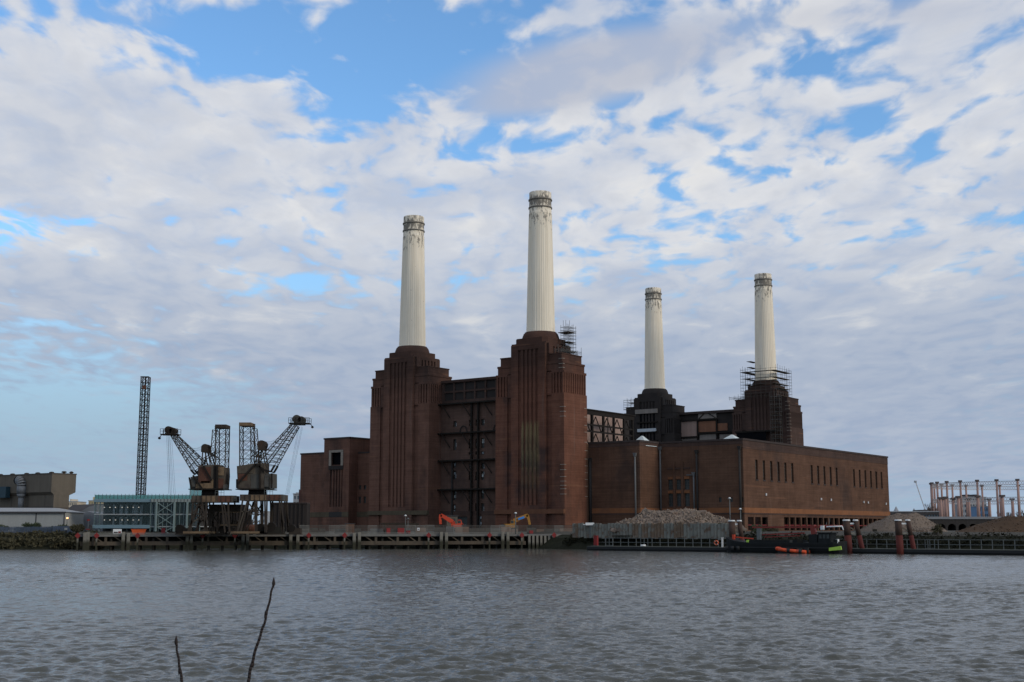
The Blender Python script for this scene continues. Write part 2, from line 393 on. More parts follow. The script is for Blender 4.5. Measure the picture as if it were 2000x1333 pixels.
mat('bark', (.065, .050, .040), .95, .3, 2.0)
mat('twig', (.030, .021, .018), .8, .35, 30.0, spec=.3)
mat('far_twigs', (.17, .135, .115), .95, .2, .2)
mat('scrub', (.075, .066, .038), .9, .45, .6, spec=.1)
mat('bush', (.060, .072, .040), .9, .45, .9, spec=.1)
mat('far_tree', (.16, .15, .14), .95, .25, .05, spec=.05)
mat('rubber', (.02, .02, .02), .7, .2, .6)
mat('steel_frame_green', (.21, .265, .25), .5, .15, .4, metal=.2)
mat('gallery_inner', (.085, .080, .078), .8, .2, .2)
mat('gallery_door', (.46, .50, .52), .5, .15, .4)
mat('fascia_blue', (.16, .24, .27), .5, .1, .4)
mat('fascia_grey', (.24, .27, .25), .6, .12, .4)
mat('slab', (.34, .35, .34), .7, .12, .4)
# fluted white chimney paint with soot near the rim
def chim_extra(g, tc, c, oi):
    x, y, z = g.sep(tc)[0:3]
    off = g.comb(g.m('MULTIPLY', oi, 53.0), g.m('MULTIPLY', oi, 17.0), 0.0)
    t2 = g.vadd(tc, off)
    c = g.mix(1.0, c, g.mix(g.ramp(g.noise(g.vmul(t2, (1, 1, .04)), .8, 5, .6), .3, .7), (.90, .88, .85), (1.04, 1.03, 1.02)), 'MULTIPLY')
    band = g.m('MAXIMUM', g.m('MULTIPLY', g.ramp(z, 84.5, 97), .23), g.m('MULTIPLY', g.ramp(z, 96.0, 99.5), g.m('MULTIPLY', g.ramp(z, 103.5, 100.3), .33)))
    soot = g.ramp(g.m('ADD', g.noise(g.vmul(t2, (1.1, 1.1, .42)), 1.1, 8, .72), band), .69, .83)
    c = g.mix(g.m('MULTIPLY', soot, .82), c, (.085, .075, .065))
    chip = g.ramp(g.noise(g.vadd(t2, (4.0, 9.0, 2.0)), 1.25, 3, .5), .735, .765)
    return g.mix(g.m('MULTIPLY', chip, .6), c, (.28, .19, .13))
mat('chimney_white', (.87, .765, .605), .75, .04, .2, extra=chim_extra, fine=.04, spec=.2)
mat('chimney_ring', (.20, .175, .145), .85, .3, .6, .3)
def glass_mat(name, tint, a, rough=.1):
    m = bpy.data.materials.new(name); m.use_nodes = True; MAT[name] = m
    g = G(m.node_tree); b = g.n['Principled BSDF']; b.inputs['Base Color'].default_value = (*tint, 1)
    b.inputs['Roughness'].default_value = rough; b.inputs['Alpha'].default_value = a; b.inputs['Specular IOR Level'].default_value = .5
glass_mat('glass_teal', (.10, .30, .28), .62)
glass_mat('glass_clear', (.05, .09, .09), .20)
glass_mat('mesh_veil', (.30, .29, .27), .34, .9)
def emit_mat(name, c, s):
    m = bpy.data.materials.new(name); m.use_nodes = True; MAT[name] = m
    b = m.node_tree.nodes['Principled BSDF']; b.inputs['Base Color'].default_value = (.8, .8, .8, 1)
    b.inputs['Emission Color'].default_value = (*c, 1); b.inputs['Emission Strength'].default_value = s
emit_mat('lamp_orange', (1.0, .42, .10), 3.0)
emit_mat('lamp_white', (1.0, .93, .80), 1.0)

# ------------------------------------------------------------------ the setting: river, banks, ground
def np_mesh(name, V, F, matname, smooth=True):
    me = bpy.data.meshes.new(name); n = len(V); k = len(F)
    me.vertices.add(n); me.vertices.foreach_set('co', V.astype(np.float32).ravel())
    me.loops.add(4 * k); me.loops.foreach_set('vertex_index', F.astype(np.int32).ravel())
    me.polygons.add(k); me.polygons.foreach_set('loop_start', np.arange(0, 4 * k, 4, dtype=np.int32))
    me.polygons.foreach_set('use_smooth', np.full(k, smooth)); me.update(); me.validate()
    o = bpy.data.objects.new(name, me); COL.objects.link(o); me.materials.append(MAT[matname]); return o

def water_mat():
    m = bpy.data.materials.new('river_water'); m.use_nodes = True; MAT['river_water'] = m
    g = G(m.node_tree); b = g.n['Principled BSDF']
    tc = g.new('ShaderNodeTexCoord').outputs['Object']
    b.inputs['Base Color'].default_value = (.078, .077, .064, 1); b.inputs['Roughness'].default_value = .10
    b.inputs['IOR'].default_value = 1.333; b.inputs['Specular IOR Level'].default_value = .5
    n1 = g.noise(g.vmul(tc, (1.0, 1.25, 1)), 2.6, 4, .6, .3); n2 = g.noise(g.vmul(tc, (1.0, 1.5, 1)), .55, 4, .6, .3)
    h = g.m('ADD', g.m('MULTIPLY', n1, .075), g.m('MULTIPLY', n2, .09))
    bn = g.new('ShaderNodeBump'); bn.inputs['Strength'].default_value = 1.0; bn.inputs['Distance'].default_value = 1.0
    g.put(bn.inputs['Height'], h); g.l.new(bn.outputs[0], b.inputs['Normal'])
water_mat()
def river():
    ny, nx = 1250, 560
    ys = 30 * (345 / 30) ** (np.arange(ny) / (ny - 1)); ts = np.linspace(-.6, .6, nx)
    X = ys[:, None] * ts[None, :]; Y = np.repeat(ys[:, None], nx, 1)
    sp = np.gradient(ys)[:, None]; Z = np.zeros_like(X); rg = np.random.RandomState(5)
    gust = .75 + .35 * (np.sin(X * .045 + Y * .021 + 1) * np.sin(Y * .05 - X * .012) )
    for i in range(120):
        lam = .28 * (1.6 / .28) ** (rg.rand() ** 1.0); k = 2 * math.pi / lam
        th = rg.normal(math.radians(78), .5)
        amp = .0152 * lam ** .92 * (.45 + rg.rand())
        fade = np.clip((lam / sp - 2.2) / 1.6, 0, 1)
        ph = k * (math.cos(th) * X + math.sin(th) * Y) + rg.rand() * 6.28 + .6 * np.sin(X * .31 + i) + .6 * np.sin(Y * .23 + 2 * i)
        s = np.sin(ph + .45 * np.sin(ph)); Z += amp * fade * s * gust * .42
    Z += .018 * np.maximum(Z, 0) / .1
    V = np.stack([X, Y, Z], -1).reshape(-1, 3); I = np.arange(ny * nx).reshape(ny, nx)
    F = np.stack([I[:-1, :-1], I[:-1, 1:], I[1:, 1:], I[1:, :-1]], -1).reshape(-1, 4)
    tag(np_mesh('river', V, F, 'river_water'), kind='structure')
    b = MB().add([(-3000,-60,-.5),(3000,-60,-.5),(3000,420,-.5),(-3000,420,-.5)], [(0,1,2,3)]).build('river', 'river_water')
    tag(b, kind='structure')
river()

GZ = 4.1                                     # level of the yard round the power station
TH = .637169; A0 = Vector((8.71, 378.46, GZ))
EX = Vector((math.cos(TH), -math.sin(TH), 0)); EY = Vector((math.sin(TH), math.cos(TH), 0))    # along the river front / into the site
def L(x, y, z=0.0): return A0 + EX * x + EY * y + Vector((0, 0, z))

bank = [(-1500, 300), (-150, 298), (-106, 299), (-99, 311), (-40, 314), (3, 315), (14, 303), (26, 294.5), (120, 226), (170, 190), (1500, 150)]
def ground():
    mb = MB(); rows = []
    off = [(0, -1.5), (1.2, 0.2), (4.5, 2.6), (7, 3.35), (12, GZ)]
    n = len(bank)
    for d, z in off: rows.append([(x + (d * .55 if x > 10 else 0), y + d, z) for x, y in bank])
    rows.append([(x * 6 if abs(x) < 1000 else x * 4, 9000, GZ) for x, y in bank])
    for i, r in enumerate(rows): rows[i] = r
    vs = [p for r in rows for p in r]
    fs = [(i*n+j, i*n+j+1, (i+1)*n+j+1, (i+1)*n+j) for i in range(len(rows)-1) for j in range(n-1)]
    nb = (len(off) - 2) * (n - 1)
    tag(MB().add(vs, fs[:nb]).build('river_bank', 'weed'), kind='structure'); tag(MB().add(vs, fs[nb:]).build('ground', 'earth_ground'), kind='structure')
    # embankment the photographer stands on
    tag(MB().hexa([(-400,-60,-2),(400,-60,-2),(400,7,-2),(-400,7,-2)], [(-400,-60,3.2),(400,-60,3.2),(400,6.2,3.2),(-400,6.2,3.2)]).build('near_embankment', 'earth_ground'), kind='structure')
ground()
def blades(name, areas, matname, n, size, parent=None, seed=1, flat=.5):
    """leaf and twig-sized faces spread through ellipsoids (cx,cy,cz,rx,ry,rz)"""
    rg = np.random.RandomState(seed); wts = np.array([a[3] * a[4] * a[5] for a in areas]) ** .67; wts /= wts.sum()
    idx = rg.choice(len(areas), n, p=wts); A = np.array(areas)[idx]
    d = rg.normal(size=(n, 3)); d /= np.linalg.norm(d, axis=1)[:, None]; r = rg.rand(n, 1) ** .42
    r *= .78 + .34 * rg.rand(n, 1)
    C = A[:, :3] + d * r * A[:, 3:]
    a = rg.normal(size=(n, 3)); a[:, 2] += flat; a /= np.linalg.norm(a, axis=1)[:, None]
    b = np.cross(a, rg.normal(size=(n, 3))); b /= np.linalg.norm(b, axis=1)[:, None] + 1e-6
    s = size * (.5 + rg.rand(n, 1)); t = s * (.22 + .35 * rg.rand(n, 1))
    V = np.stack([C - a * s, C + b * t, C + a * s, C - b * t], 1).reshape(-1, 3); F = np.arange(4 * n).reshape(-1, 4)
    o = np_mesh(name, V, F, matname, False); o.parent = parent; return o
# weedy slopes of the far bank
ar = []
for x in np.arange(-175, -96, 2.2): ar.append((x, 301.5 + rnd.uniform(-.5, 1.5), 1.35 + rnd.uniform(-.2, .5), 2.2, 2.2, 1.5 + rnd.random() * .6)); ar.append((x, 305.5, 2.9 + rnd.uniform(-.1, .4), 2.2, 2.0, .9 + rnd.random() * .5))
tag(blades('bank_scrub', ar, 'scrub', 24000, .42, seed=3), 'dark brown scrub covering the river bank below the blue fence', 'scrub', kind='stuff')
ar = []
for i in range(60):
    t = i / 59; x = 14 + t * 122; y = 308 - 88.5 * t + rnd.uniform(-.6, .8); ar.append((x, y, 1.4 + rnd.uniform(0, .6), 2.1, 1.8, 1.5 + .4 * rnd.random())); ar.append((x + 2.5, y + 3.6, 2.7 + rnd.uniform(0, .4), 2.6, 2.2, .7 + .4 * rnd.random())); ar.append((x + 5, y + 7.5, 3.3 + rnd.uniform(0, .2), 3, 2.6, .35 + .35 * rnd.random()))
tag(blades('bank_weeds', ar, 'weed', 30000, .36, seed=4), 'dark green weeds on the river wall behind the pontoons', 'weeds', kind='stuff')

# ------------------------------------------------------------------ power station
ps = thing('power_station', 'derelict brown brick power station with four tall cream chimneys', 'power station', tuple(A0), -TH)
CX = {'A': (0, 0), 'B': (-51.39, 0), 'C': (0, 157.06), 'D': (-51.39, 157.06)}
# chimney: fluted shaft, plain neck, two rings, hollow top
def chimney_mesh():
    mb = MB(); nf = 36; n = nf * 4
    prof = [(4.42, 59.0), (4.36, 60.2), (4.30, 62), (4.02, 75), (3.72, 88), (3.53, 96.2)]
    vs = []
    for r, z in prof:
        for i in range(n):
            k = i % 4; rr = r - (.0 if k in (0, 1) else .05); t = 2 * math.pi * (i + (.0 if k in (0, 2) else .3)) / n
            vs.append((rr * math.cos(t), rr * math.sin(t), z))
    fs = [(k*n+i, k*n+(i+1) % n, (k+1)*n+(i+1) % n, (k+1)*n+i) for k in range(len(prof)-1) for i in range(n)]
    mb.add(vs, fs)
    mb.lathe([(3.50, 96.2), (3.46, 96.25), (3.42, 98.0), (3.40, 102.6), (3.36, 103.0), (3.0, 103.0), (2.95, 99)], 64, cap=False)
    return mb
ch0 = rg0 = None
for k, (x, y) in CX.items():
    if ch0 is None:
        ch0 = c = chimney_mesh().build('chimney', 'chimney_white', ps)
        r_ = MB().lathe([(3.40, 0), (3.66, .05), (3.66, .42), (3.40, .5)], 48, cap=False).build('ring', 'chimney_ring', c); r_.location = (0, 0, 100.4); rg0 = r_
        inst(rg0, c, (0, 0, 97.9))
    else:
        c = inst(ch0, ps, (x, y, 0)); inst(rg0, c, (0, 0, 100.4)); inst(rg0, c, (0, 0, 97.9))
# wash towers carrying the chimneys
def tower_mesh(sink):
    mb = MB()
    mb.box(-12.1, 12.1, -5.6, 5.6, 0, 46.5)                                        # recessed core
    for sx in (-1, 1):
        for sy in (-1, 1):                                                         # corner piers
            x0, x1 = sorted((sx * 8.1, sx * 12.5)); y0, y1 = sorted((sy * 3.0, sy * 6.1))
            mb.box(x0, x1, y0, y1, 0, 40.0)
        mb.box(*sorted((sx * 12.1, sx * 12.48)), -3.0, 3.0, 0, 40.0)
        mb.box(*sorted((sx * 8.1, sx * 12.45)), -6.05, 6.05, 46.0, 46.7)
        for sy in (-1, 1):
            mb.box(*sorted((sx * 6.2, sx * 8.1)), *sorted((sy * 5.6, sy * 6.0)), 39.6, 46.3)
    for sy in (-1, 1):                                                             # centre pier jambs
        for sx in (-1, 1): mb.box(*sorted((sx * 3.7, sx * 6.2)), *sorted((sy * 5.6, sy * 6.7)), 0, 55.2)
        mb.box(-3.72, 3.72, *sorted((sy * 5.55, sy * 6.2)), 7.4, 53.7)
        mb.box(-3.7, 3.7, *sorted((sy * 5.6, sy * 6.7)), 0, 7.5); mb.box(-3.7, 3.7, *sorted((sy * 5.6, sy * 6.66)), 53.6, 55.2)
    mb.box(-11.9, 11.9, -5.75, 5.75, 46.7, 49.3); mb.box(-12.05, 12.05, -5.9, 5.9, 48.7, 49.32)
    mb.box(-11.2, 11.2, -5.3, 5.3, 49.32, 51.6); mb.box(-11.35, 11.35, -5.45, 5.45, 51.6, 51.95)
    mb.box(-6.6, 6.6, -5.7, 5.7, 46.7, 55.2)                                       # upper block
    for sx in (-1, 1):
        for sy in (-1, 1): mb.box(*sorted((sx * 6.6, sx * 7.0)), *sorted((sy * 3.4, sy * 5.7)), 51.95, 55.2)
        mb.box(*sorted((sx * 6.6, sx * 7.0)), -3.4, 3.4, 54.4, 55.2)
    mb.box(-6.3, 6.3, -6.3, 6.3, 55.2, 55.6)
    e = 5.9; c = 1.3
    mb.prism([(-e+c,-e),(e-c,-e),(e,-e+c),(e,e-c),(e-c,e),(-e+c,e),(-e,e-c),(-e,-e+c)], 'z', 55.6, 57.2)
    mb.lathe([(5.75, 57.2), (5.55, 58.0), (5.2, 58.9), (4.9, 59.15), (4.85, 59.35), (4.3, 59.4)], 40)
    return mb
tow = {}
for k, (x, y) in CX.items():
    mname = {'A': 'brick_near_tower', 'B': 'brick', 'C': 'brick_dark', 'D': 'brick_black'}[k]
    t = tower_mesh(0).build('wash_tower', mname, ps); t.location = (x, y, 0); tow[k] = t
rib_f = MB().box(-.42, .42, -.98, -.5, 7.5, 53.6); rib_l = MB().box(-.27, .27, -.40, 0, 40.0, 46.0); rib_s = MB().box(-.4, .4, -.42, 0, 51.95, 54.4)
for k, t in tow.items():
    mname = t.data.materials[0].name; first = {}
    def rib(nm, mb, loc, rz):
        if nm not in first: o = mb.build(nm, mname, t); first[nm] = o; o.location = loc; o.rotation_euler = (0, 0, rz)
        else: inst(first[nm], t, loc, rz)
    for i in range(4): rib('flute_rib', rib_f, (-2.25 + 1.5 * i, -5.6, 0), 0)
    for s in (-1, 1):
        for i in range(4): rib('pier_rib', rib_l, (s * 10.3 - 1.65 + i * 1.1, -5.62, 0), 0)
    for i in range(12): rib('louvre_rib', rib_l, (12.08, -5.35 + i * .973, 0), R(90))
    for i in range(4): rib('slot_rib', rib_s, (6.6, -2.4 + i * 1.6, 0), R(90))
    if k in 'AC':
        # pale plastic crack gauges fixed across the near corner
        zs = ([10.5, 12, 13, 14.2, 15.5, 17.5, 19, 33, 34.4, 35.8, 47.3, 48.5, 50.0] if k == 'A' else [38.6, 39.8, 41, 42.2, 43.5, 45, 46, 47, 48.4, 50, 34, 35.2, 36.4, 32.5, 31])
        ties = None
        for z in zs:
            yb = -6.1 if z < 46 else -5.9; xb = 12.5 if z < 46 else 12.05
            if ties is None:
                ties = MB().box(-1.5, .03, -.035, 0, 0, .16).box(0, .035, -.035, .9, 0, .16).build('wall_tie', 'concrete_pale', t); ties.location = (xb, yb, z)
            else: inst(ties, t, (xb, yb, z))
        if k == 'A':
            for z in (10, 13, 15, 17, 19, 21, 23.5, 26, 29, 31, 33.5, 36): inst(ties, t, (12.53, 6.06 , z), R(90))

# front wall between the river towers: recessed, with steel walkway brackets and broken window stacks
X0, X1 = -38.9, -12.5
holes = []; cols = [(-33.9, -32.6), (-27.6, -26.2), (-25.0, -23.8), (-22.8, -21.5)]
stack0 = [(32.4, 34.3), (25.2, 28.6), (19.6, 21.4), (16.0, 18.6), (9.6, 12.4), (5.4, 8.2)]
stack1 = [(32.4, 34.4), (25.4, 28.4), (23.4, 24.4), (19.0, 20.8), (15.6, 18.2), (9.8, 12.6), (5.6, 8.4)]
for ci, (a, b) in enumerate(cols):
    for (z0, z1) in (stack0 if ci == 0 else stack1):
        if ci == 2 and z0 in (19.0, 9.8): continue
        holes.append((a - X0, b - X0, z0, z1))
holes += [(6.0, 10.8, .4, 4.4), (14.6, 16.4, .3, 4.6)]
fw = MB().wall((X0, 0, 0), (1,0,0), (0,-1,0), X1 - X0, 40.0, holes, .7)
fw.box(X0, X1, .72, 1.2, 0, .3)
fw = fw.build('front_wall', 'wall_between', ps)
rg = random.Random(4)
for i, (a, b, z0, z1) in enumerate(holes):
    a += X0; b += X0
    top = z0 > 32 and a > -30
    pane = MB().box(a, b, .62, .68, z0, z1).build('window_pane', 'orange_panel' if top and a < -24 else 'window_glass', fw)
    if z0 > 5 or a > -30:
        fr = MB(); fr.box((a+b)/2 - .06, (a+b)/2 + .06, .5, .6, z0, z1); n = max(1, int((z1 - z0) / 1.0))
        for j in range(1, n + 1): fr.box(a, b, .5, .6, z0 + (z1 - z0) * j / (n + 1) - .05, z0 + (z1 - z0) * j / (n + 1) + .05)
        fr.build('window_frame', 'window_frame', fw)
        # bright sky seen through the broken windows, painted as pale panels
        for j in range(rg.randint(1, 3)):
            zz = z0 + rg.random() * (z1 - z0 - .7); xx = a + (.05 if rg.random() < .5 else (b - a) / 2 + .05)
            MB().box(xx, xx + (b - a) / 2 - .1, .55, .61, zz, zz + .6 + .6 * rg.random()).build('painted_sky_pane', 'skylight_white' if rg.random() < .4 else 'gallery_door', fw)
pf = MB().wall((X0, .3, 40.0), (1,0,0), (0,-1,0), X1 - X0, 6.6, [(1 + i * 4.2, 4.6 + i * 4.2, 1.0 + 3 * j, 3.4 + 3 * j) for i in range(6) for j in range(2)], .5)
pf.box(X0, X1, -.15, 6, 46.6, 47.4)
pf = pf.build('parapet_wall', 'brick_dark', fw)
for i in range(6):
    for j in range(2): MB().box(X0 + 1 + i * 4.2, X0 + 4.6 + i * 4.2, .7, .78, 41 + 3 * j, 43.4 + 3 * j).build('louvre_panel', 'brick_black', pf)
for z in (39.7, 30.4, 21.8, 12.8):
    wk = MB().box(X0, X1, -1.7, 0, z, z + .2).box(X0, X1, -1.7, -1.55, z - .25, z).build('walkway', 'dark_steel', fw)
    for x in (X0 + 1.5, X0 + 9.8, X0 + 18.2, X0 + 25.6): MB().beam((x, -1.6, z - .2), (x + 2.2, -.1, z - 4.3), .28).build('strut', 'dark_steel', wk)
for x in (-26.0, -23.4): MB().box(x - .28, x + .28, -1.0, -.4, 0, 39.7).build('stanchion', 'dark_steel', fw)
MB().box(-14.6, -14.2, -.3, -.02, 0, 31).build('drainpipe', 'pipe_dark', fw)
MB().box(-39.9 + 5.6, -39.9 + 6.2, -.5, -.1, 0, 22).build('drainpipe', 'pipe_dark', fw)
for x in (-29.7, -16.4):
    mb = MB(); pr = [(x + 1.4 * math.cos(t * math.pi / 8), 30.7 + 1.9 * math.sin(t * math.pi / 8)) for t in range(9)]
    for a, b in zip(pr, pr[1:]): mb.beam((a[0], -.1, a[1]), (b[0], -.1, b[1]), .3)
    mb.build('arch', 'brick_black', fw)
MB().box(X0, X1, -.12, .02, 4.9, 6.1).build('string_course', 'brick_dark', fw)

# right-hand turbine hall: stepped front and long side wall
HT = 25.6
def band(x0, x1, y0, y1, parent, mname='brick_band'):
    return MB().box(x0, x1, y0, y1, 5.15, 6.6).build('string_course', mname, parent)
hall = MB()
hall.box(9.9, 12.55, 5.5, 8.0, 0, HT)
hall.wall((12.5, 6.9, 0), (1,0,0), (0,-1,0), 17.45, HT, [], .5)                    # first step
hall.wall((29.95, 6.9, 0), (0,1,0), (1,0,0), 11.2, HT, [], .5)
wh = [(a - 29.95, b - 29.95, z0, z1) for a, b in ((32.9, 34.4), (35.6, 37.1), (38.3, 39.9)) for z0, z1 in ((7.1, 10.9), (12.0, 15.0))] + [(x, x + .9, 8.2, 9.5) for x in (19.3, 22.8, 26.0)]
hall.wall((29.95, 18.1, 0), (1,0,0), (0,-1,0), 27.25, HT, wh, .5)
sw = [(25.9 + i * 4.94 - 18.1, 25.9 + i * 4.94 - 18.1 + 1.55, 14.7, 20.4) for i in range(6)] + [(65.1 + i * 5.0 - 18.1, 66.65 + i * 5.0 - 18.1, 14.7, 20.4) for i in range(5)] + \
     [(100.0 + i * 5.1 - 18.1, 101.55 + i * 5.1 - 18.1, 14.7, 20.4) for i in range(6)]
bo = [(20.2 + i * 4.6 - 18.1, 23.9 + i * 4.6 - 18.1, .3, 4.0) for i in range(3)] + [(44.4 + i * 4.25 - 18.1, 47.8 + i * 4.25 - 18.1, .2, 4.1) for i in range(20)]
hall.wall((57.2, 18.1, 0), (0,1,0), (1,0,0), 114.7, HT, sw + bo, .7)
hall.wall((57.2, 132.8, 0), (-1,0,0), (0,1,0), 44.7, HT, [], .5)
hall.box(12.5, 57.18, 18.12, 132.78, HT - 1.2, HT - .9).box(12.5, 29.9, 6.95, 18.2, HT - 1.2, HT - .9)
for (a, b, z0, z1) in bo: pass
hall = hall.build('turbine_hall', 'brick_hall', ps)
MB().box(43.5, 53.5, 60, 60.2, 0, .2).build('floor_slab', 'concrete', hall)
for (x0, x1, y0, y1) in ((12.52, 30.2, 6.65, 7.2), (29.65, 30.2, 7.2, 17.85), (30.2, 57.45, 17.85, 18.4), (56.9, 57.45, 18.4, 133.0)):
    MB().box(x0, x1, y0, y1, HT, HT + .55).build('coping', 'coping', hall)
band(12.52, 30.1, 6.75, 6.9, hall); band(29.95, 30.1, 6.9, 18.0, hall); band(30.1, 57.35, 17.95, 18.1, hall); band(57.2, 57.35, 18.1, 132.8, hall)
for (x0, x1, y0, y1) in ((12.52, 30.05, 6.8, 6.9), (29.95, 30.05, 6.9, 18.05), (30.05, 57.3, 18.0, 18.1), (57.2, 57.3, 18.1, 132.8)):
    MB().box(x0, x1, y0, y1, 4.75, 5.1).build('plinth_course', 'brick_dark', hall)
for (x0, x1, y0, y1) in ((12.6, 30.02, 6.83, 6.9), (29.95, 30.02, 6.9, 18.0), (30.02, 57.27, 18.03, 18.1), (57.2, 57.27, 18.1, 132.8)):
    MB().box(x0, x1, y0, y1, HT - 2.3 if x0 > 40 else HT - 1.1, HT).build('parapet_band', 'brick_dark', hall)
for (a, b, z0, z1) in wh:
    p = MB().box(29.95 + a, 29.95 + b, 18.52, 18.58, z0, z1).build('window', 'window_glass', hall)
    if z1 - z0 > 2: 
        mb = MB().box(29.95 + (a+b)/2 - .06, 29.95 + (a+b)/2 + .06, 18.42, 18.52, z0, z1)
        for j in (1, 2, 3): mb.box(29.95 + a, 29.95 + b, 18.42, 18.52, z0 + (z1-z0)*j/4 - .05, z0 + (z1-z0)*j/4 + .05)
        mb.build('glazing_bar', 'window_frame', p)
        MB().box(29.95 + a - .1, 29.95 + b + .1, 17.98, 18.1, z1, z1 + .8).build('lintel', 'brick_band', p)
for x in (35.0, 37.7):
    MB().box(x - .33, x + .33, 17.75, 18.1, 5.0, 20.2).build('pilaster', 'brick_hall', hall)
MB().box(32.7, 40.2, 17.9, 18.1, 17.9, 18.4).build('cross_arm', 'brick_dark', hall)
wp = wb = None
for (a, b, z0, z1) in sw:
    if wp is None:
        wp = MB().box(56.60, 56.66, 18.1, 18.1 + b - a, z0, z1).build('window', 'window_glass', hall); wp.location = (0, a, 0)
        mb = MB().box(56.66, 56.76, 18.1 + (b-a)/2 - .06, 18.1 + (b-a)/2 + .06, z0, z1)
        for j in range(1, 6): mb.box(56.66, 56.76, 18.1, 18.1 + b - a, z0 + (z1-z0)*j/6 - .05, z0 + (z1-z0)*j/6 + .05)
        wb = mb.build('glazing_bar', 'window_frame', wp)
        ws = MB().box(57.2, 57.3, 18.0, 18.2 + b - a, z0 - .35, z0).build('sill', 'coping', wp)
    else:
        o = inst(wp, hall, (0, a, 0)); inst(wb, o); inst(ws, o)
rb0 = None
for (a, b, z0, z1) in bo:
    w_ = b - a
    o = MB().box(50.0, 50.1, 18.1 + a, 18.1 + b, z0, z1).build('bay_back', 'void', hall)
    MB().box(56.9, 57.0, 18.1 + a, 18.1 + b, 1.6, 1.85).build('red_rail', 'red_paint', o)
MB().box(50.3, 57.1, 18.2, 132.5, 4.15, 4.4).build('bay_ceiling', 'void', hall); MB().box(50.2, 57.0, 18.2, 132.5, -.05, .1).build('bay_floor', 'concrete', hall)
for (x, y, r, mname, z0, z1) in ((13.1, 6.6, .42, 'pipe_dark', 0, 20.5), (28.6, 6.55, .26, 'pipe_grey', 1, 21.5), (30.5, 17.75, .26, 'pipe_grey', 4, 23.8), (42.6, 17.75, .30, 'pipe_dark', 0, 22.4), (56.3, 17.75, .34, 'pipe_dark', 0, 23), (41.5, 17.8, .25, 'pipe_grey', 5, 16)):
    p = MB().tube((x, y, z0), (x, y, z1), r, n=10).build('drainpipe', mname, hall)
    MB().hexa([(x-.35,y-.3,z1-.1),(x+.35,y-.3,z1-.1),(x+.35,y+.3,z1-.1),(x-.35,y+.3,z1-.1)], [(x-.55,y-.45,z1+.9),(x+.55,y-.45,z1+.9),(x+.55,y+.3,z1+.9),(x-.55,y+.3,z1+.9)]).build('hopper_head', mname, p)
MB().box(39.2, 41.7, 17.6, 17.9, 16.0, 16.3).build('pipe_bracket', 'pipe_grey', hall)
sk = None
for (x, y, s) in ((27.0, 13.5, 3.2), (50.5, 25, 4.6)):
    MB().hexa([(x-s,y-s,HT-1),(x+s,y-s,HT-1),(x+s,y+s,HT-1),(x-s,y+s,HT-1)], [(x-.2,y-.2,HT+2.2),(x+.2,y-.2,HT+2.2),(x+.2,y+.2,HT+2.2),(x-.2,y+.2,HT+2.2)]).build('skylight', 'skylight_white', hall)
for y, z in ((32, 10.2), (72, 9.6), (80, 9.5), (108, 9.3), (112, 9.2), (129, 9.0)): MB().box(57.2, 57.5, y, y + .45, z, z + .7).build('wall_lamp', 'white_paint', hall)

# left-hand hall with its raised, fluted centre bay
lh = MB()
lh.wall((-105.0, 3.0, 0), (1,0,0), (0,-1,0), 12.5, 26.3, [], .5)
lh.wall((-92.5, 1.8, 0), (1,0,0), (0,-1,0), 12.0, 31.0, [(3.0, 9.0, 8.0, 20.6), (3.6, 8.2, 22.2, 26.4)], .55)
lh.wall((-80.5, 1.8, 0), (0,1,0), (1,0,0), 14.5, 31.0, [], .5); lh.wall((-92.5, 16.3, 0), (0,-1,0), (-1,0,0), 14.5, 31.0, [], .5); lh.box(-92.45, -80.55, 2.6, 16.3, 30.2, 30.6)
wl = [(x, x + 1.1, z0, z1) for x in (-79.9 + 80.5, -77.6 + 80.5, -75.1 + 80.5) for z0, z1 in ((9.2, 11.4), (13.8, 15.2))]
lh.wall((-80.5, 6.0, 0), (1,0,0), (0,-1,0), 16.8, 26.0, wl, .5)
lh.wall((-105.0, 130, 0), (0,-1,0), (-1,0,0), 127, 26.3, [], .5); lh.box(-104.9, -64, 6.5, 130, 25.2, 25.6)
lh = lh.build('turbine_hall', 'brick', ps); lh['label'] = 'smaller brick hall wing with raised centre bay and square opening'
for (a, b, z0, z1) in wl: MB().box(-80.5 + a, -80.5 + b, 6.4, 6.46, z0, z1).build('window', 'window_glass', lh)
MB().box(-88.9, -84.3, 2.9, 2.95, 22.2, 26.4).build('opening_back', 'void', lh)
MB().box(-89.5, -83.5, 2.36, 2.5, 8.0, 20.6).build('flute_back', 'brick_dark', lh)
for i in range(4): MB().box(-88.6 + i * 1.3, -88.0 + i * 1.3, 1.95, 2.36, 8.0, 20.6).build('flute_rib', 'brick', lh)
for (x0, x1, z0, z1) in ((-89.9, -88.9, 21.9, 26.4), (-84.3, -83.3, 21.9, 26.4), (-89.9, -83.3, 26.4, 27.2)): MB().box(x0, x1, 1.55, 1.8, z0, z1).build('surround', 'concrete_pale', lh)
MB().box(-90.0, -83.2, 1.6, 1.8, 20.6, 21.9).build('sill', 'brick_black', lh)
for (x0, x1, y0, y1, z) in ((-105.2, -92.5, 2.8, 3.3, 26.3), (-92.7, -80.3, 1.6, 2.1, 31.0), (-80.75, -80.25, 2.1, 16.3, 31.0), (-80.5, -63.8, 5.8, 6.3, 26.0)): MB().box(x0, x1, y0, y1, z, z + .5).build('coping', 'coping', lh)
for (x0, x1, y0, y1) in ((-105.1, -92.5, 2.88, 3.0), (-92.6, -89.5, 1.68, 1.8), (-83.5, -80.4, 1.68, 1.8), (-80.5, -63.9, 5.88, 6.0)): MB().box(x0, x1, y0, y1, 4.6, 6.3).build('string_course', 'band_green', lh)
MB().box(-89.5, -83.5, 1.7, 1.8, 4.6, 6.3).build('string_course', 'pipe_dark', lh)

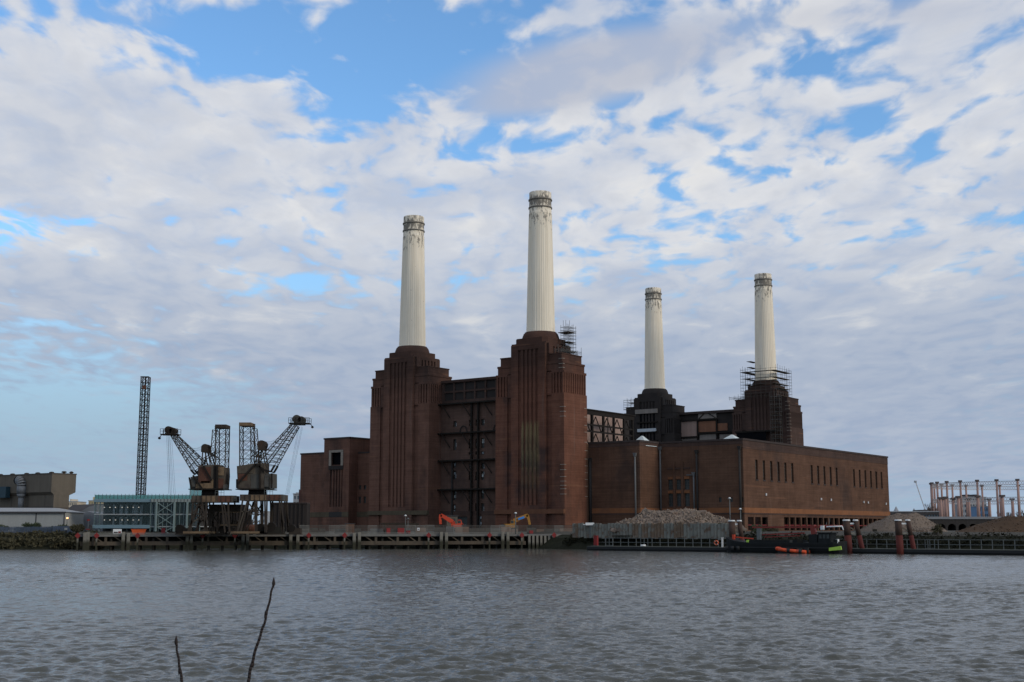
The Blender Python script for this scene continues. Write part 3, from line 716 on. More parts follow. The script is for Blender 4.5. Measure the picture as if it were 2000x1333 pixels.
MB().box(-63.9, -62.4, 6.2, 150.9, 0, 40).build('boiler_house_wall', 'brick_dark', ps)
for k_, t_ in tow.items():
    if k_ in 'AB': MB().box(-12.53, 12.53, -6.73, -5.6, 5.0, 6.3).build('string_course', 'band_soft' if k_ == 'A' else 'band_green', t_)
# exposed steel bay and plastered inner wall left where the side of the boiler house was pulled down
sb = MB().box(9.4, 10.0, 6.3, 37.5, 34.9, 36.2).build('steel_frame', 'dark_steel', ps)
MB().box(8.8, 10.3, 6.2, 38.0, 36.2, 36.55).build('roof_edge', 'dark_steel', sb)
for y in (13.2, 19.5, 25.5, 31.6, 36.8): MB().box(9.4, 10.0, y - .35, y + .35, 24, 34.9).build('stanchion', 'dark_steel', sb)
for z in (29.6, 31.6): MB().box(9.5, 9.9, 6.3, 37.5, z, z + .5).build('rail_beam', 'dark_steel', sb)
for y in (9.8, 16.2, 22.6, 28.6, 34.2):
    for z in (25, 30.2):
        MB().beam((9.0, y - 3, z), (9.0, y, z + 4.4), .22).build('brace', 'dark_steel', sb); MB().beam((9.0, y, z + 4.4), (9.0, y + 3, z), .22).build('brace', 'dark_steel', sb)
pw = MB().box(1.6, 2.0, 6.2, 44.5, 22, 37.6).build('inner_wall', 'pink_plaster', ps)
for y in (14, 24, 34): MB().box(2.0, 2.12, y, y + .5, 22, 37.5).build('pilaster', 'concrete_joint', pw)
bw = MB().box(-2.0, 2.0, 44.5, 47.5, 20, 37).box(-30, 1.5, 47.5, 48.3, 20, 33).build('inner_wall', 'brick_black', ps)
# rear end wall between the back towers, stripped to its panels
rw = MB().box(-42.2, -11.8, 157.5, 158.5, 20, 47.8).build('rear_wall', 'brick_black', ps)
MB().box(-42.3, -11.8, 156.4, 158.7, 47.8, 48.8).build('coping', 'coping', rw)
def panel(u0, u1, z0, z1, mname, d=.5): MB().box(u0, u1, 157.5 - d, 157.5, z0, z1).build('panel', mname, rw)
panel(-41.8, -31.4, 38.7, 44.9, 'pink_plaster'); panel(-41.9, -31.4, 34.5, 38.0, 'grey_panel', .3); panel(-42.2, -41.8, 34.5, 45.4, 'grey_panel', .55)
panel(-31.0, -22.3, 40.2, 44.6, 'orange_panel', .4); panel(-22.3, -17.8, 40.4, 43.4, 'orange_panel', .35); panel(-31.0, -22.6, 45.7, 48.0, 'grey_panel', .45)
panel(-30.6, -22.4, 34.5, 39.2, 'grey_panel', .3); panel(-21.4, -11.9, 34.5, 38.8, 'grey_panel', .3)
for a, b in (((-30.6, 45.8), (-28.0, 47.9)), ((-26.4, 47.9), (-23.0, 45.9))): MB().beam((a[0], 156.9, a[1]), (b[0], 156.9, b[1]), .3).build('brace', 'dark_steel', rw)
for x in (-31.2, -22.4): MB().box(x - .3, x + .3, 156.5, 157.0, 33, 45).build('stanchion', 'dark_steel', rw)
MB().box(-31, -11.9, 156.3, 157.0, 39.4, 40.0).build('rail_beam', 'dark_steel', rw)
MB().box(-41.8, -31.2, 156.3, 157.0, 38.0, 38.6).build('rail_beam', 'dark_steel', rw); MB().box(-41.8, -22, 156.3, 157.0, 45.0, 45.5).build('rail_beam', 'dark_steel', rw)
# gutted lower storeys of the far towers
MB().box(-56.5, -46.5, 150.6, 150.75, 34, 48.6).build('gutted_opening', 'void', tow['D']).parent = ps
for z in (40.4, 44.6, 36.8): MB().box(-56.5, -46.4, 149.9, 150.6, z, z + .5).build('broken_floor', 'dark_steel', ps)
MB().box(-56.0, -47.0, 149.7, 150.5, 40.9, 42.2).build('corrugated_sheet', 'galv', ps)
MB().box(-57, -46.3, 149.8, 150.9, 48.6, 50.4).build('concrete_lintel', 'grey_panel', ps)
MB().box(-9.5, 3.2, 148.6, 148.8, 30, 38.4).build('gutted_opening', 'void', ps)
MB().box(-10, 6.4, 148.3, 150.9, 38.4, 39.0).build('broken_floor', 'dark_steel', ps)
MB().box(-12.5, -3.5, 149.2, 150.2, 35.4, 38.0).build('plaster_panel', 'pink_plaster', ps)

# scaffolds standing on the towers
def scaffold(name, label, x0, x1, y0, y1, levels, nx, ny, z0, z1, decks, skip=None, pole=.075):
    t = thing(name, label, 'scaffolding', tuple(L((x0+x1)/2, y0, z0)), -TH)
    M0 = lambda x, y, z: (x - (x0+x1)/2, y - y0, z - z0)
    xs = [x0 + (x1-x0)*i/nx for i in range(nx+1)]; ys = [y0 + (y1-y0)*i/ny for i in range(ny+1)]
    pm = MB(); lm = MB()
    for x in xs:
        for y in ys:
            if skip and skip(x, y): continue
            pm.beam(M0(x, y, z0), M0(x, y, z1 + rnd.uniform(.2, 2.0)), pole)
    for z in levels:
        for y in ys:
            for a, b in zip(xs, xs[1:]):
                if skip and (skip(a, y) or skip(b, y)): continue
                lm.beam(M0(a - .2, y, z), M0(b + .2, y, z), pole)
        for x in xs:
            for a, b in zip(ys, ys[1:]):
                if skip and (skip(x, a) or skip(x, b)): continue
                lm.beam(M0(x, a - .2, z), M0(x, b + .2, z), pole)
    tag(pm.build('standards', 'scaffold', t), kind='stuff'); tag(lm.build('ledgers', 'scaffold', t), kind='stuff')
    for d in decks:
        MB().box(d[0] - (x0+x1)/2, d[1] - (x0+x1)/2, d[2] - y0, d[3] - y0, d[4] - z0, d[4] - z0 + .16).build('deck', 'scaffold_board', t)
    return t
scaffold('scaffold', 'small scaffold beside the near chimney base', 6.7, 9.4, 1.0, 5.0, [53, 54.6, 55.6, 57.2, 58.2, 59.6, 60.6], 3, 2, 51.95, 60.8,
         [(7.1, 9.5, 1, 5, 53.2), (6.9, 9.4, 1, 5, 56.0), (5.6, 9.6, 1, 5, 59.0)])
scaffold('scaffold', 'guard rails on the near tower shoulder', 8.6, 11.2, -5.2, 5.2, [52.6, 53.1], 2, 4, 51.95, 52.6, [])
scaffold('scaffold', 'little scaffold on the shoulder of the black rear tower', -63.6, -58.6, 151.6, 155, [51.8, 53, 54, 55], 3, 1, 50.6, 54.6, [(-63.8, -60, 151.6, 155, 50.9), (-61.6, -58, 151.6, 155, 53.6)])
cx, cy = CX['C']
inside = lambda x, y: abs(x - cx) < 6.0 and abs(y - cy) < 6.0
dk = []
for z, e in ((57.6, 6.7), (60.0, 6.9), (62.6, 7.5)):
    dk += [(cx-e, cx+e, cy-e, cy-5.9, z), (cx-e, cx-5.0, cy-5.9, cy+e, z), (cx+5.0, cx+e, cy-5.9, cy+e, z)]
dk += [(cx-6.9, cx-5.0, cy-3, cy+3, 65.0), (cx-6.9, cx-5.0, cy-3, cy+3, 67.4), (cx+6.2, cx+8.2, cy-5, cy+5, 55.6), (cx+6.4, cx+8.4, cy-5, cy+5, 52.6)]
scaffold('scaffold', 'tiered scaffold platforms wrapped round the rear right chimney base', cx-7.6, cx+7.6, cy-7.4, cy+7.4, [52.8, 54, 55.2, 56.4, 57.6, 58.8, 60, 61.2, 62.6, 63.6], 7, 7, 51.95, 63.4, dk, skip=inside)
scaffold('scaffold', 'dark ladder scaffold climbing the front of the rear right tower', cx+5.6, cx+9.6, cy-9.0, cy-7.2, [26.5 + i * 1.5 for i in range(18)], 2, 1, 25.7, 52, [(cx+5.8, cx+9.4, cy-8.9, cy-7.3, 27 + 3.0*i) for i in range(9)], pole=.11)
scaffold('scaffold', 'low guard rails on the rear right tower shoulder', cx-14, cx-8, cy-5, cy+5, [52.6, 53.2], 3, 2, 51.95, 53.0, [])

# ------------------------------------------------------------------ jetty with its cranes
def jp(t): return JL.lerp(JR, t)
JL = onz(150, 1075); JR = onz(1098, 1071.6); JD = (JR - JL).normalized(); JN = Vector((-JD.y, JD.x, 0)); JLEN = (JR - JL).length
jz = 3.45
def ju(u):          # photo column -> metres along the jetty front
    lo, hi = -20.0, 200.0
    for _ in range(50):
        m_ = (lo + hi) / 2; p = JL + JD * m_; uu = 1000 + FPX * p.x / (p.y * math.cos(PITCH) + (0 - CAM_Z) * math.sin(PITCH))
        if uu < u: lo = m_
        else: hi = m_
    return (lo + hi) / 2
jrz = math.atan2(JD.y, JD.x)
jt = thing('jetty', 'long weathered timber and concrete jetty along the river front', 'jetty', tuple(JL), jrz)
JW = 9.0
LEN1 = ju(1030)
MB().box(0, JLEN, .3, JW, jz - .35, jz).build('deck', 'deck', jt)
MB().box(0, LEN1, .05, .3, jz - .45, jz + .10).build('edge_beam', 'deck', jt)
s_all = [0.6]
for (u0, u1) in ((165, 171), (240, 250), (365, 373), (474, 483), (567, 581), (691, 701), (861, 871), (981, 991)):
    for u in (u0, u1): s_all.append(ju(u))
pile = MB().hexa([(-.38,-.38,-2),(.38,-.38,-2),(.38,.38,-2),(-.38,.38,-2)], [(-.34,-.34,jz+.5),(.34,-.34,jz+.5),(.34,.34,jz+.5),(-.34,.34,jz+.5)])
p0 = pile.build('fender_pile', 'timber_pale', jt); p0.location = (s_all[1], -.35, 0)
for s in s_all[2:]: inst(p0, jt, (s, -.35 + rnd.uniform(-.06, .06), rnd.uniform(-.25, .15)))
pd = MB().tube((0,0,-2), (0,0,jz-.3), .30, .30, 10).build('bearing_pile', 'jetty_dark', jt); pd.location = (0, 1.4, 0)
k = 0
s = 1.0
while s < LEN1:
    for yy in (1.2, 4.4, 7.6):
        if k: inst(pd, jt, (s, yy, 0))
        k += 1
    s += 3.1
bays = sorted({0.3, LEN1, *[s_all[i] for i in range(2, len(s_all), 2)]})
for a, b in zip(bays, bays[1:]):
    MB().box(a + .3, b - .3, .35, 1.0, .95 + rnd.uniform(-.05, .1), 1.95 + rnd.uniform(-.15, .1)).build('waler_beam', 'jetty_beam', jt)
    n = max(1, int((b - a) / 4.2))
    for i in range(n):
        x = a + (i + .3) * (b - a) / n
        MB().beam((x, .5, jz - .5), (x + 1.8, .7, 1.7), .24).build('brace', 'jetty_beam', jt)
        MB().box(x + 2.2, x + 2.75, .3, .9, 1.2, jz - .4).build('post', 'jetty_beam', jt)
MB().box(0, LEN1, 4.0, 4.5, 1.9, jz - .36).build('cross_beam', 'jetty_dark', jt)
for u in np.linspace(1034, 1096, 9):
    inst(p0, jt, (ju(u), .2, -.55 - rnd.random() * .3), 0, (.8, .8, 1))
# low bull rail and railing on the deck edge
MB().box(0, LEN1, .35, .5, jz + .25, jz + .4).build('kerb_rail', 'mesh_grey', jt)
def jw(s, y, z): return JL + JD * s + JN * y + Vector((0, 0, z))
# red warning boards on pale posts
m0 = None
for u in (151, 188, 268, 395, 458, 602, 672, 836, 955, 1018, 1081):
    s = ju(u)
    if m0 is None:
        m0 = thing('marker_board', 'red diamond marker board on a pale post at the jetty edge', 'marker', tuple(jw(s, -.55, 0)), jrz, 'red marker boards along the jetty')
        MB().box(-.19, .19, -.15, .15, -1.5, 3.2).build('post', 'timber_pale', m0)
        MB().prism([(0, 2.55), (.62, 3.25), (0, 3.95), (-.62, 3.25)], 'y', -.24, -.16).build('board', 'red_paint', m0)
    else:
        c = copy_tree(m0); c.location = jw(s, -.55, 0)

# mesh fencing panels on the jetty, with posts
fe = thing('site_fence', 'grey mesh site fence standing along the jetty deck', 'fence', tuple(jw(ju(588), 7.6, jz)), jrz)
pw_ = 2.35; nP = int((ju(1150) - ju(588)) / pw_)
fp = None
for i in range(nP):
    if fp is None:
        mb = MB().box(0, 2.3, -.03, .03, .05, .12).box(0, 2.3, -.03, .03, 2.1, 2.18).box(0, .07, -.03, .03, 0, 2.2).box(2.23, 2.3, -.03, .03, 0, 2.2).box(0, 2.3, -.02, .02, 1.08, 1.13)
        for j in range(1, 9): mb.box(j * .256 - .045, j * .256 + .045, -.02, .02, .1, 2.1)
        fp = mb.build('panel', 'mesh_grey', fe); fq = mb.build('panel', 'mesh_dark', fe); fq.location = (pw_, .05, 0)
    elif i > 1:
        inst(fp if rnd.random() < .55 else fq, fe, (i * pw_, rnd.uniform(-.15, .15), rnd.uniform(-.05, .06)), rnd.uniform(-.04, .04))
# dull hoarding boards propped behind the fence
hd = thing('hoarding', 'low grey brown hoarding behind the mesh fence', 'hoarding', tuple(jw(ju(588), 10.5, jz)), jrz)
x = 0
while x < nP * pw_:
    wd = rnd.uniform(1.6, 4.2); hh = rnd.uniform(1.2, 1.9)
    MB().box(x, x + wd - .12, -.05, .05, -.1, hh).build('hoarding_panel', rnd.choice(['mesh_dark', 'mesh_dark', 'pipe_grey', 'brown_wall']), hd); x += wd + (rnd.random() < .2) * rnd.uniform(1, 3)

# ---- portal cranes. K: measured outline points; every point lies in the crane's plane Y, depth is built round it
def crane(label, Y, K):
    m = lambda u, v, dy=0.0: at(u, v, Y) + Vector((0, dy, 0))
    base = m((K['plat'][0] + K['plat'][1]) / 2, 1044); base.z = jz
    t = thing('portal_crane', label, 'crane', tuple(base), 0, 'rusty portal cranes on the jetty')
    B = lambda mb, n, mt, p=t: mb.build(n, mt, p, world=True)
    S = K['s']
    # portal: four lattice legs, sill beams, platform
    (u0, u1, v0, v1) = K['plat']; a = m(u0, v0); b = m(u1, v1)
    pl = B(MB().box(a.x, b.x, Y-3.6, Y+3.6, b.z, a.z), 'platform', 'crane_plate')
    for i, (f0, f1, mt) in enumerate(((.26, .62, 'crane_ochre'), (.64, .96, 'crane_rust_red'))):
        B(MB().box(a.x + (b.x-a.x)*f0, a.x + (b.x-a.x)*f1, Y-3.66, Y-3.6, b.z+.1, a.z-.15), 'plate', mt, pl)
    x = a.x
    while x < b.x: B(MB().box(x, x+.1, Y-3.75, Y-3.6, b.z, a.z), 'stiffener', 'rust_steel', pl); x += 1.1
    for dy in (-3.4, 3.4):
        for (ut, ub) in K['legs']:
            p = m(ut, v1, dy); q = m(ub, 1041, dy); q.z = jz + .5
            B(MB().beam(p, q, .32), 'leg', 'rust_steel')
        for (up, vp, uq, vq) in K['braces']: B(MB().beam(m(up, vp, dy), m(uq, vq, dy), .26), 'brace', 'crane_plate' if dy < 0 and rnd.random() < .4 else 'rust_steel')
    for (ua, ub) in K['sills']:
        p, q = m(ua, 1040), m(ub, 1040)
        for dy in (-3.4, 3.4): B(MB().box(p.x, q.x, Y+dy-.4, Y+dy+.4, jz+.28, jz+.75), 'sill_beam', 'crane_ochre')
        for k in range(4): B(MB().box(p.x + (q.x-p.x)*(.08+.28*k), p.x + (q.x-p.x)*(.08+.28*k) + .8, Y-3.7, Y-3.1, jz, jz+.3), 'bogie', 'jetty_dark')
    (u0, u1, v0, v1) = K['turn']; a = m(u0, v0); b = m(u1, v1)
    B(MB().tube(((a.x+b.x)/2, Y, b.z), ((a.x+b.x)/2, Y, a.z), (b.x-a.x)/2, (b.x-a.x)/2*.94, 24), 'turntable', 'dark_steel')
    # machinery house of riveted plates
    for i, (poly, mt, y0, y1) in enumerate(K['house']):
        pts = [m(u, v) for u, v in poly]
        B(MB().prism([(p.x, p.z) for p in pts][::-1], 'y', Y+y0, Y+y1), 'house', mt)
    for (u0, u1, v0, v1, mt) in K['plates']:
        a, b = m(u0, v0), m(u1, v1); B(MB().box(a.x, b.x, Y-3.12, Y-3.0, b.z, a.z), 'house_plate', mt)
    # mast
    (l0, r0, vt, vb) = K['mast']; w2 = 1.9
    Bm = [m(l0, vb, -w2), m(r0, vb, -w2), m(r0, vb, w2), m(l0, vb, w2)]; Tm = [m(K['mast_top'][0], vt, -w2), m(K['mast_top'][1], vt, -w2), m(K['mast_top'][1], vt, w2), m(K['mast_top'][0], vt, w2)]
    B(MB().lattice(Bm, Tm, 5, .21, .10), 'mast', 'crane_steel')
    for du, dd in K['mast_back']: 
        B(MB().lattice([m(K['mast_top'][2] + dd, vb, -w2), m(K['mast_top'][2] + dd, vb, w2)], [m(K['mast_top'][2] + du, vt + 9, -w2), m(K['mast_top'][2] + du, vt + 9, w2)], 5, .17, .10), 'mast_stay', 'crane_steel')
    a, b = m(K['mast_top'][0] - .6, vt - 1), m(K['mast_top'][1] + .6, vt + 6)
    B(MB().box(a.x, b.x, Y-w2-.3, Y+w2+.3, a.z-.75, a.z), 'mast_head', 'crane_ochre' if S > 0 else 'rust_steel')
    rl = MB(); sg = K['mast_top'][1] if S > 0 else K['mast_top'][0]
    for du in (2, 5): rl.beam(m(sg + S*du, vt + 10), m(sg + S*du, vt + 1), .1)
    rl.beam(m(sg, vt + 1), m(sg + S*6, vt + 1), .1).beam(m(sg, vt + 5), m(sg + S*6, vt + 5), .1).beam(m(sg, vt + 10), m(sg + S*5, vt + 10), .3)
    B(rl, 'mast_railing', 'dark_steel')
    # pulley house on its A-frame
    (u0, u1, v0, v1) = K['pulley']; a, b = m(u0, v0), m(u1, v1)
    c0 = (a + b) / 2; rr = (a.z - b.z) / 2
    ph = MB()
    for dy in (-1.3, -.45, .45, 1.3): ph.tube((c0.x, Y+dy-.3, c0.z+rr*.15), (c0.x, Y+dy+.3, c0.z+rr*.15), rr*.95, n=14)
    ph.box(a.x, b.x, Y-1.7, Y+1.7, b.z, c0.z); B(ph, 'pulley_block', 'rust_steel')
    af = MB()
    for dy in (-1.5, 1.5):
        for uu in K['aframe']: af.beam(m(uu[0], v1, dy), m(uu[1], uu[2], dy), .24)
        af.beam(m(K['aframe'][0][1], K['aframe'][0][2]-12, dy), m(K['aframe'][-1][1], K['aframe'][-1][2]-12, dy), .16)
    B(af, 'a_frame', 'crane_steel')
    # jib: box lattice, deep at the heel, tapering to the head
    lo0, lo1, hi0, hi1 = K['jib']
    Bj = [m(*lo0, -1.9), m(*hi0, -1.9), m(*hi0, 1.9), m(*lo0, 1.9)]; Tj = [m(*lo1, -.9), m(*hi1, -.9), m(*hi1, .9), m(*lo1, .9)]
    jb = B(MB().lattice(Bj, Tj, 11, .16, .085, xb=False), 'jib', 'crane_steel')
    mid = [((Bj[0]+Bj[1])/2, (Tj[0]+Tj[1])/2), ((Bj[2]+Bj[3])/2, (Tj[2]+Tj[3])/2)]
    for p, q in mid: B(MB().beam(p, q, .2), 'jib_rib', 'crane_steel', jb)
    for dy in (-1.9, 1.9): B(MB().beam(m(*K['heel'], dy), m(*lo0, dy), .42).beam(m(*K['heel'], dy), m(*hi0, dy), .26), 'jib_heel', 'dark_steel')
    (u0, u1, v0, v1) = K['head']; a, b = m(u0, v0), m(u1, v1)
    hd_ = MB(); c1 = (a + b) / 2
    for dy in (-.9, -.3, .3, .9):
        hd_.tube((a.x + (b.x-a.x)*.32, Y+dy-.22, c1.z+.15), (a.x + (b.x-a.x)*.32, Y+dy+.22, c1.z+.15), (a.z-b.z)*.52, n=16); hd_.tube((a.x + (b.x-a.x)*.75, Y+dy-.22, c1.z), (a.x + (b.x-a.x)*.75, Y+dy+.22, c1.z), (a.z-b.z)*.42, n=16)
    hd_.box(a.x, b.x, Y-1.2, Y+1.2, b.z-.2, b.z+.3); B(hd_, 'sheave_head', 'crane_grey' if S > 0 else 'rust_steel')
    (u0, u1, v0) = K['tip']; a, b = m(u0, v0), m(u1, v0)
    tp = MB().box(a.x, b.x, Y-1.4, Y+1.4, a.z-.22, a.z)
    for k in range(7):
        xx = a.x + (b.x-a.x)*k/6
        for dy in (-1.4, 1.4): tp.beam((xx, Y+dy, a.z), (xx, Y+dy, a.z+1.15), .09)
    for zz in (.6, 1.15):
        for dy in (-1.4, 1.4): tp.beam((a.x, Y+dy, a.z+zz), (b.x, Y+dy, a.z+zz), .08)
    e = b if S > 0 else a
    tp.beam((e.x, Y, a.z-.1), (e.x + S*.5, Y, a.z-.75), .14); tp.tube((e.x + S*.5, Y-.25, a.z-.9), (e.x + S*.5, Y+.25, a.z-.9), .28, n=10)
    B(tp, 'tip_walkway', 'dark_steel')
    for (ua, va, ub, vb_, sag) in K['ropes']:
        for dy in (-.7, .7):
            p, q = m(ua, va, dy), m(ub, vb_, dy); mb = MB(); pr = p
            for k in range(1, 9):
                f = k / 8; nx_ = p.lerp(q, f) + Vector((0, 0, -sag * 4 * f * (1 - f))); mb.beam(pr, nx_, .034); pr = nx_
            B(mb, 'rope', 'dark_steel')
    for (ua, va, ub, vb_) in K['struts']: B(MB().beam(m(ua, va, -3.3), m(ub, vb_, -3.3), .36), 'house_strut', 'dark_steel')
    for (u0, u1, v0) in K['rails']:
        a, b = m(u0, v0), m(u1, v0); mb = MB()
        for zz in (.5, 1.0): mb.beam((a.x, Y-3.4, a.z+zz), (b.x, Y-3.4, a.z+zz), .07)
        for k in range(4): xx = a.x + (b.x-a.x)*k/3; mb.beam((xx, Y-3.4, a.z-.2), (xx, Y-3.4, a.z+1), .07)
        B(mb, 'railing', 'rail_grey')
    return t
crane('rusty portal crane with orange-brown house, its jib swung away from the power station', 289.0, dict(s=-1,
    plat=(382, 461, 969, 982), legs=((384, 380), (396, 374), (410, 409), (402, 412), (452, 455), (440, 446)), braces=((382, 1005, 410, 1005), (398, 982, 376, 1040), (396, 982, 408, 1036), (380, 1005, 404, 985), (412, 1005, 388, 985), (444, 985, 452, 1030), (384, 1020, 408, 1005), (408, 1020, 384, 1005)),
    sills=((366, 414),), turn=(394, 427, 956, 969),
    house=(([(393, 911), (432, 909), (432, 956), (393, 956)], 'crane_plate', -3, 3), ([(431.5, 912), (443.5, 914), (444, 930), (442, 955), (431.5, 956)], 'crane_plate', -2.8, 2.8), ([(378, 933), (393.5, 930), (393.5, 956), (379, 956)], 'crane_grey', -2.6, 2.6), ([(375, 956), (447, 956), (447, 957.5), (375, 957.5)], 'dark_steel', -3.3, 3.3)),
    plates=((395, 417, 914, 944, 'crane_rust_red'), (432.5, 443, 914, 930, 'crane_ochre'), (432.5, 442, 936, 955, 'crane_rust_red'), (389, 403, 946, 955, 'crane_ochre'), (404, 418, 945, 955, 'crane_ochre'), (419, 423, 938, 955, 'crane_ochre'), (380, 388, 935, 952, 'crane_grey'), (424, 431, 911, 955, 'dark_steel'), (399, 416, 941, 945, 'dark_steel')),
    mast=(424.5, 443, 832, 915), mast_top=(425, 445, 423), mast_back=((-4, -10),), pulley=(396.5, 409.5, 869, 884), aframe=((399, 397, 910), (404, 408, 910), (408, 418, 910), (409, 424, 895)),
    jib=((377, 919), (335.5, 852), (403, 906), (345, 849.5)), heel=(385, 928), head=(325, 343.5, 835, 849), tip=(316, 350, 848.5),
    ropes=((343, 842, 398, 871, 2.0), (345, 846, 398, 876, 1.8), (327, 852, 331, 966, 0), (329.5, 852, 334, 966, 0), (333.5, 853, 341, 966, 0)), struts=((384, 930, 403, 958), (377, 934, 381, 956), (431, 912, 431, 956), (404, 912, 420, 940)), rails=((443, 450, 957), (427, 444, 968), (461, 468, 978))))
crane('dark rusty portal crane beside the brick hall, its jib reaching towards the power station', 289.0, dict(s=1,
    plat=(475.5, 557, 967, 979), legs=((480, 470), (491, 476), (504, 505), (507.5, 507), (523, 524), (527, 526), (551, 559), (555, 557)), braces=((551, 985, 560, 1022), (489, 980, 471, 1037), (493, 985, 507, 1005), (505, 985, 493, 1005), (493, 1005, 507, 1005), (478, 1000, 492, 1000)),
    sills=((458, 512),), turn=(485, 521, 957, 967),
    house=(([(468, 912), (500, 907), (521, 906), (521, 956), (470, 956)], 'crane_plate', -3, 3), ([(520.5, 927), (537, 926), (537, 954), (520.5, 956)], 'crane_grey', -2.6, 2.6), ([(465, 937), (470.5, 937), (470.5, 957), (465, 954)], 'dark_steel', -2.2, 2.2), ([(466, 956), (536, 956), (536, 957.5), (466, 957.5)], 'dark_steel', -3.3, 3.3)),
    plates=((469, 500, 912, 926, 'crane_plate'), (471, 488, 927, 940, 'crane_rust_red'), (473, 495, 941, 955, 'crane_plate'), (496, 512, 928, 955, 'crane_grey'), (513, 520.5, 926, 955, 'crane_plate'), (522, 530, 929, 952, 'crane_grey')),
    mast=(471.5, 493.5, 828, 914), mast_top=(471.5, 493, 496), mast_back=((3, 9),), pulley=(506.5, 519, 862, 880), aframe=((508, 507, 907), (509, 500, 907), (515, 520, 906), (510, 494, 893)),
    jib=((539.5, 910), (583.5, 834), (497, 910), (571, 828)), heel=(532, 923), head=(574, 595, 813, 829), tip=(565.5, 606, 827),
    ropes=((572, 822, 517, 863, 1.6), (575, 826, 518, 867, 1.6), (584, 834, 559, 966, 0), (590, 834, 563, 966, 0)), struts=((471, 946, 505, 908), (505, 908, 528, 924), (513, 907, 513, 956), (536, 926, 536, 955)), rails=((522, 538, 966), (534, 538, 955), (557, 562, 977))))

# steel hopper gantry that stands between the two cranes
def gantry():
    Y = 294.0; m = lambda u, v, dy=0.0: at(u, v, Y) + Vector((0, dy, 0))
    b0 = m(445, 1044); b0.z = jz
    t = thing('hopper_gantry', 'dark steel hopper gantry between the two portal cranes', 'gantry', tuple(b0))
    a, b = m(412, 986), m(476, 1000)
    MB().box(a.x, b.x, Y-2, Y+2, b.z, a.z).build('hopper', 'rust_steel', t, True)
    for u in (414, 429, 452, 470, 474):
        p = m(u, 1000); MB().box(p.x-.18, p.x+.18, Y-1.8, Y-1.4, jz, p.z).build('column', 'rust_steel', t, True); MB().box(p.x-.18, p.x+.18, Y+1.4, Y+1.8, jz, p.z).build('column', 'rust_steel', t, True)
    for (u, v, u2, v2, mt) in ((432, 1001, 472, 1001, 'crane_ochre'), (434, 1026, 472, 1026, 'crane_ochre'), (438, 1002, 430, 1024, 'rust_steel'), (443, 1002, 452, 1024, 'rust_steel'), (416, 1020, 429, 1003, 'rust_steel'), (416, 1003, 429, 1020, 'rust_steel'), (452, 1027, 470, 1040, 'rust_steel'), (470, 1027, 452, 1040, 'rust_steel')):
        MB().beam(m(u, v, -1.9), m(u2, v2, -1.9), .25).build('brace', mt, t, True)
    q = m(432, 1037); 
    for i, (u, v, r) in enumerate(((437, 1034, 1.0), (420, 1036, .8), (462, 1022, .7))):
        q = m(u, v); MB().tube((q.x, Y-1, q.z), (q.x, Y+1, q.z), r, n=14).build('winch_drum', ('dark_steel', 'rust_steel', 'crane_ochre')[i], t, True)
    MB().box(m(415, 1).x, m(476, 1).x, Y-1.9, Y+1.9, jz, jz+.35).build('base_frame', 'dark_steel', t, True)
gantry()
# plant left on the jetty beside the second crane
def plant(u, v0, v1, w, Y, lab, mt):
    a = at(u, v1, Y); t = thing('winch_unit', lab, 'winch', (a.x, Y, jz))
    h = at(u, v0, Y).z - jz
    MB().box(-w/2, w/2, -1, 1, .25, h*.62).build('casing', mt, t); MB().tube((-w*.3, -1.1, h*.6), (-w*.3, 1.1, h*.6), h*.36, n=14).build('drum', 'dark_steel', t)
    MB().box(-w/2-.2, w/2+.2, -1.1, 1.1, 0, .25).build('skid', 'rust_steel', t); MB().tube((w*.3, 0, h*.6), (w*.3, 0, h*1.05), .12, n=8).build('exhaust', 'rust_steel', t)
plant(517, 1022, 1042, 3.0, 293, 'dark winch unit on skids under the crane nearest the power station', 'dark_steel')
plant(540, 1020, 1042, 3.6, 292, 'black engine unit with an exhaust stub beside the winch unit', 'jetty_dark')
plant(577, 1024, 1042, 2.6, 293, 'small rusty engine unit at the foot of the brick hall', 'rust_steel')
plant(360, 1024, 1043, 3.4, 292, 'dark engine unit between the glass pavilion and the crane', 'dark_steel')

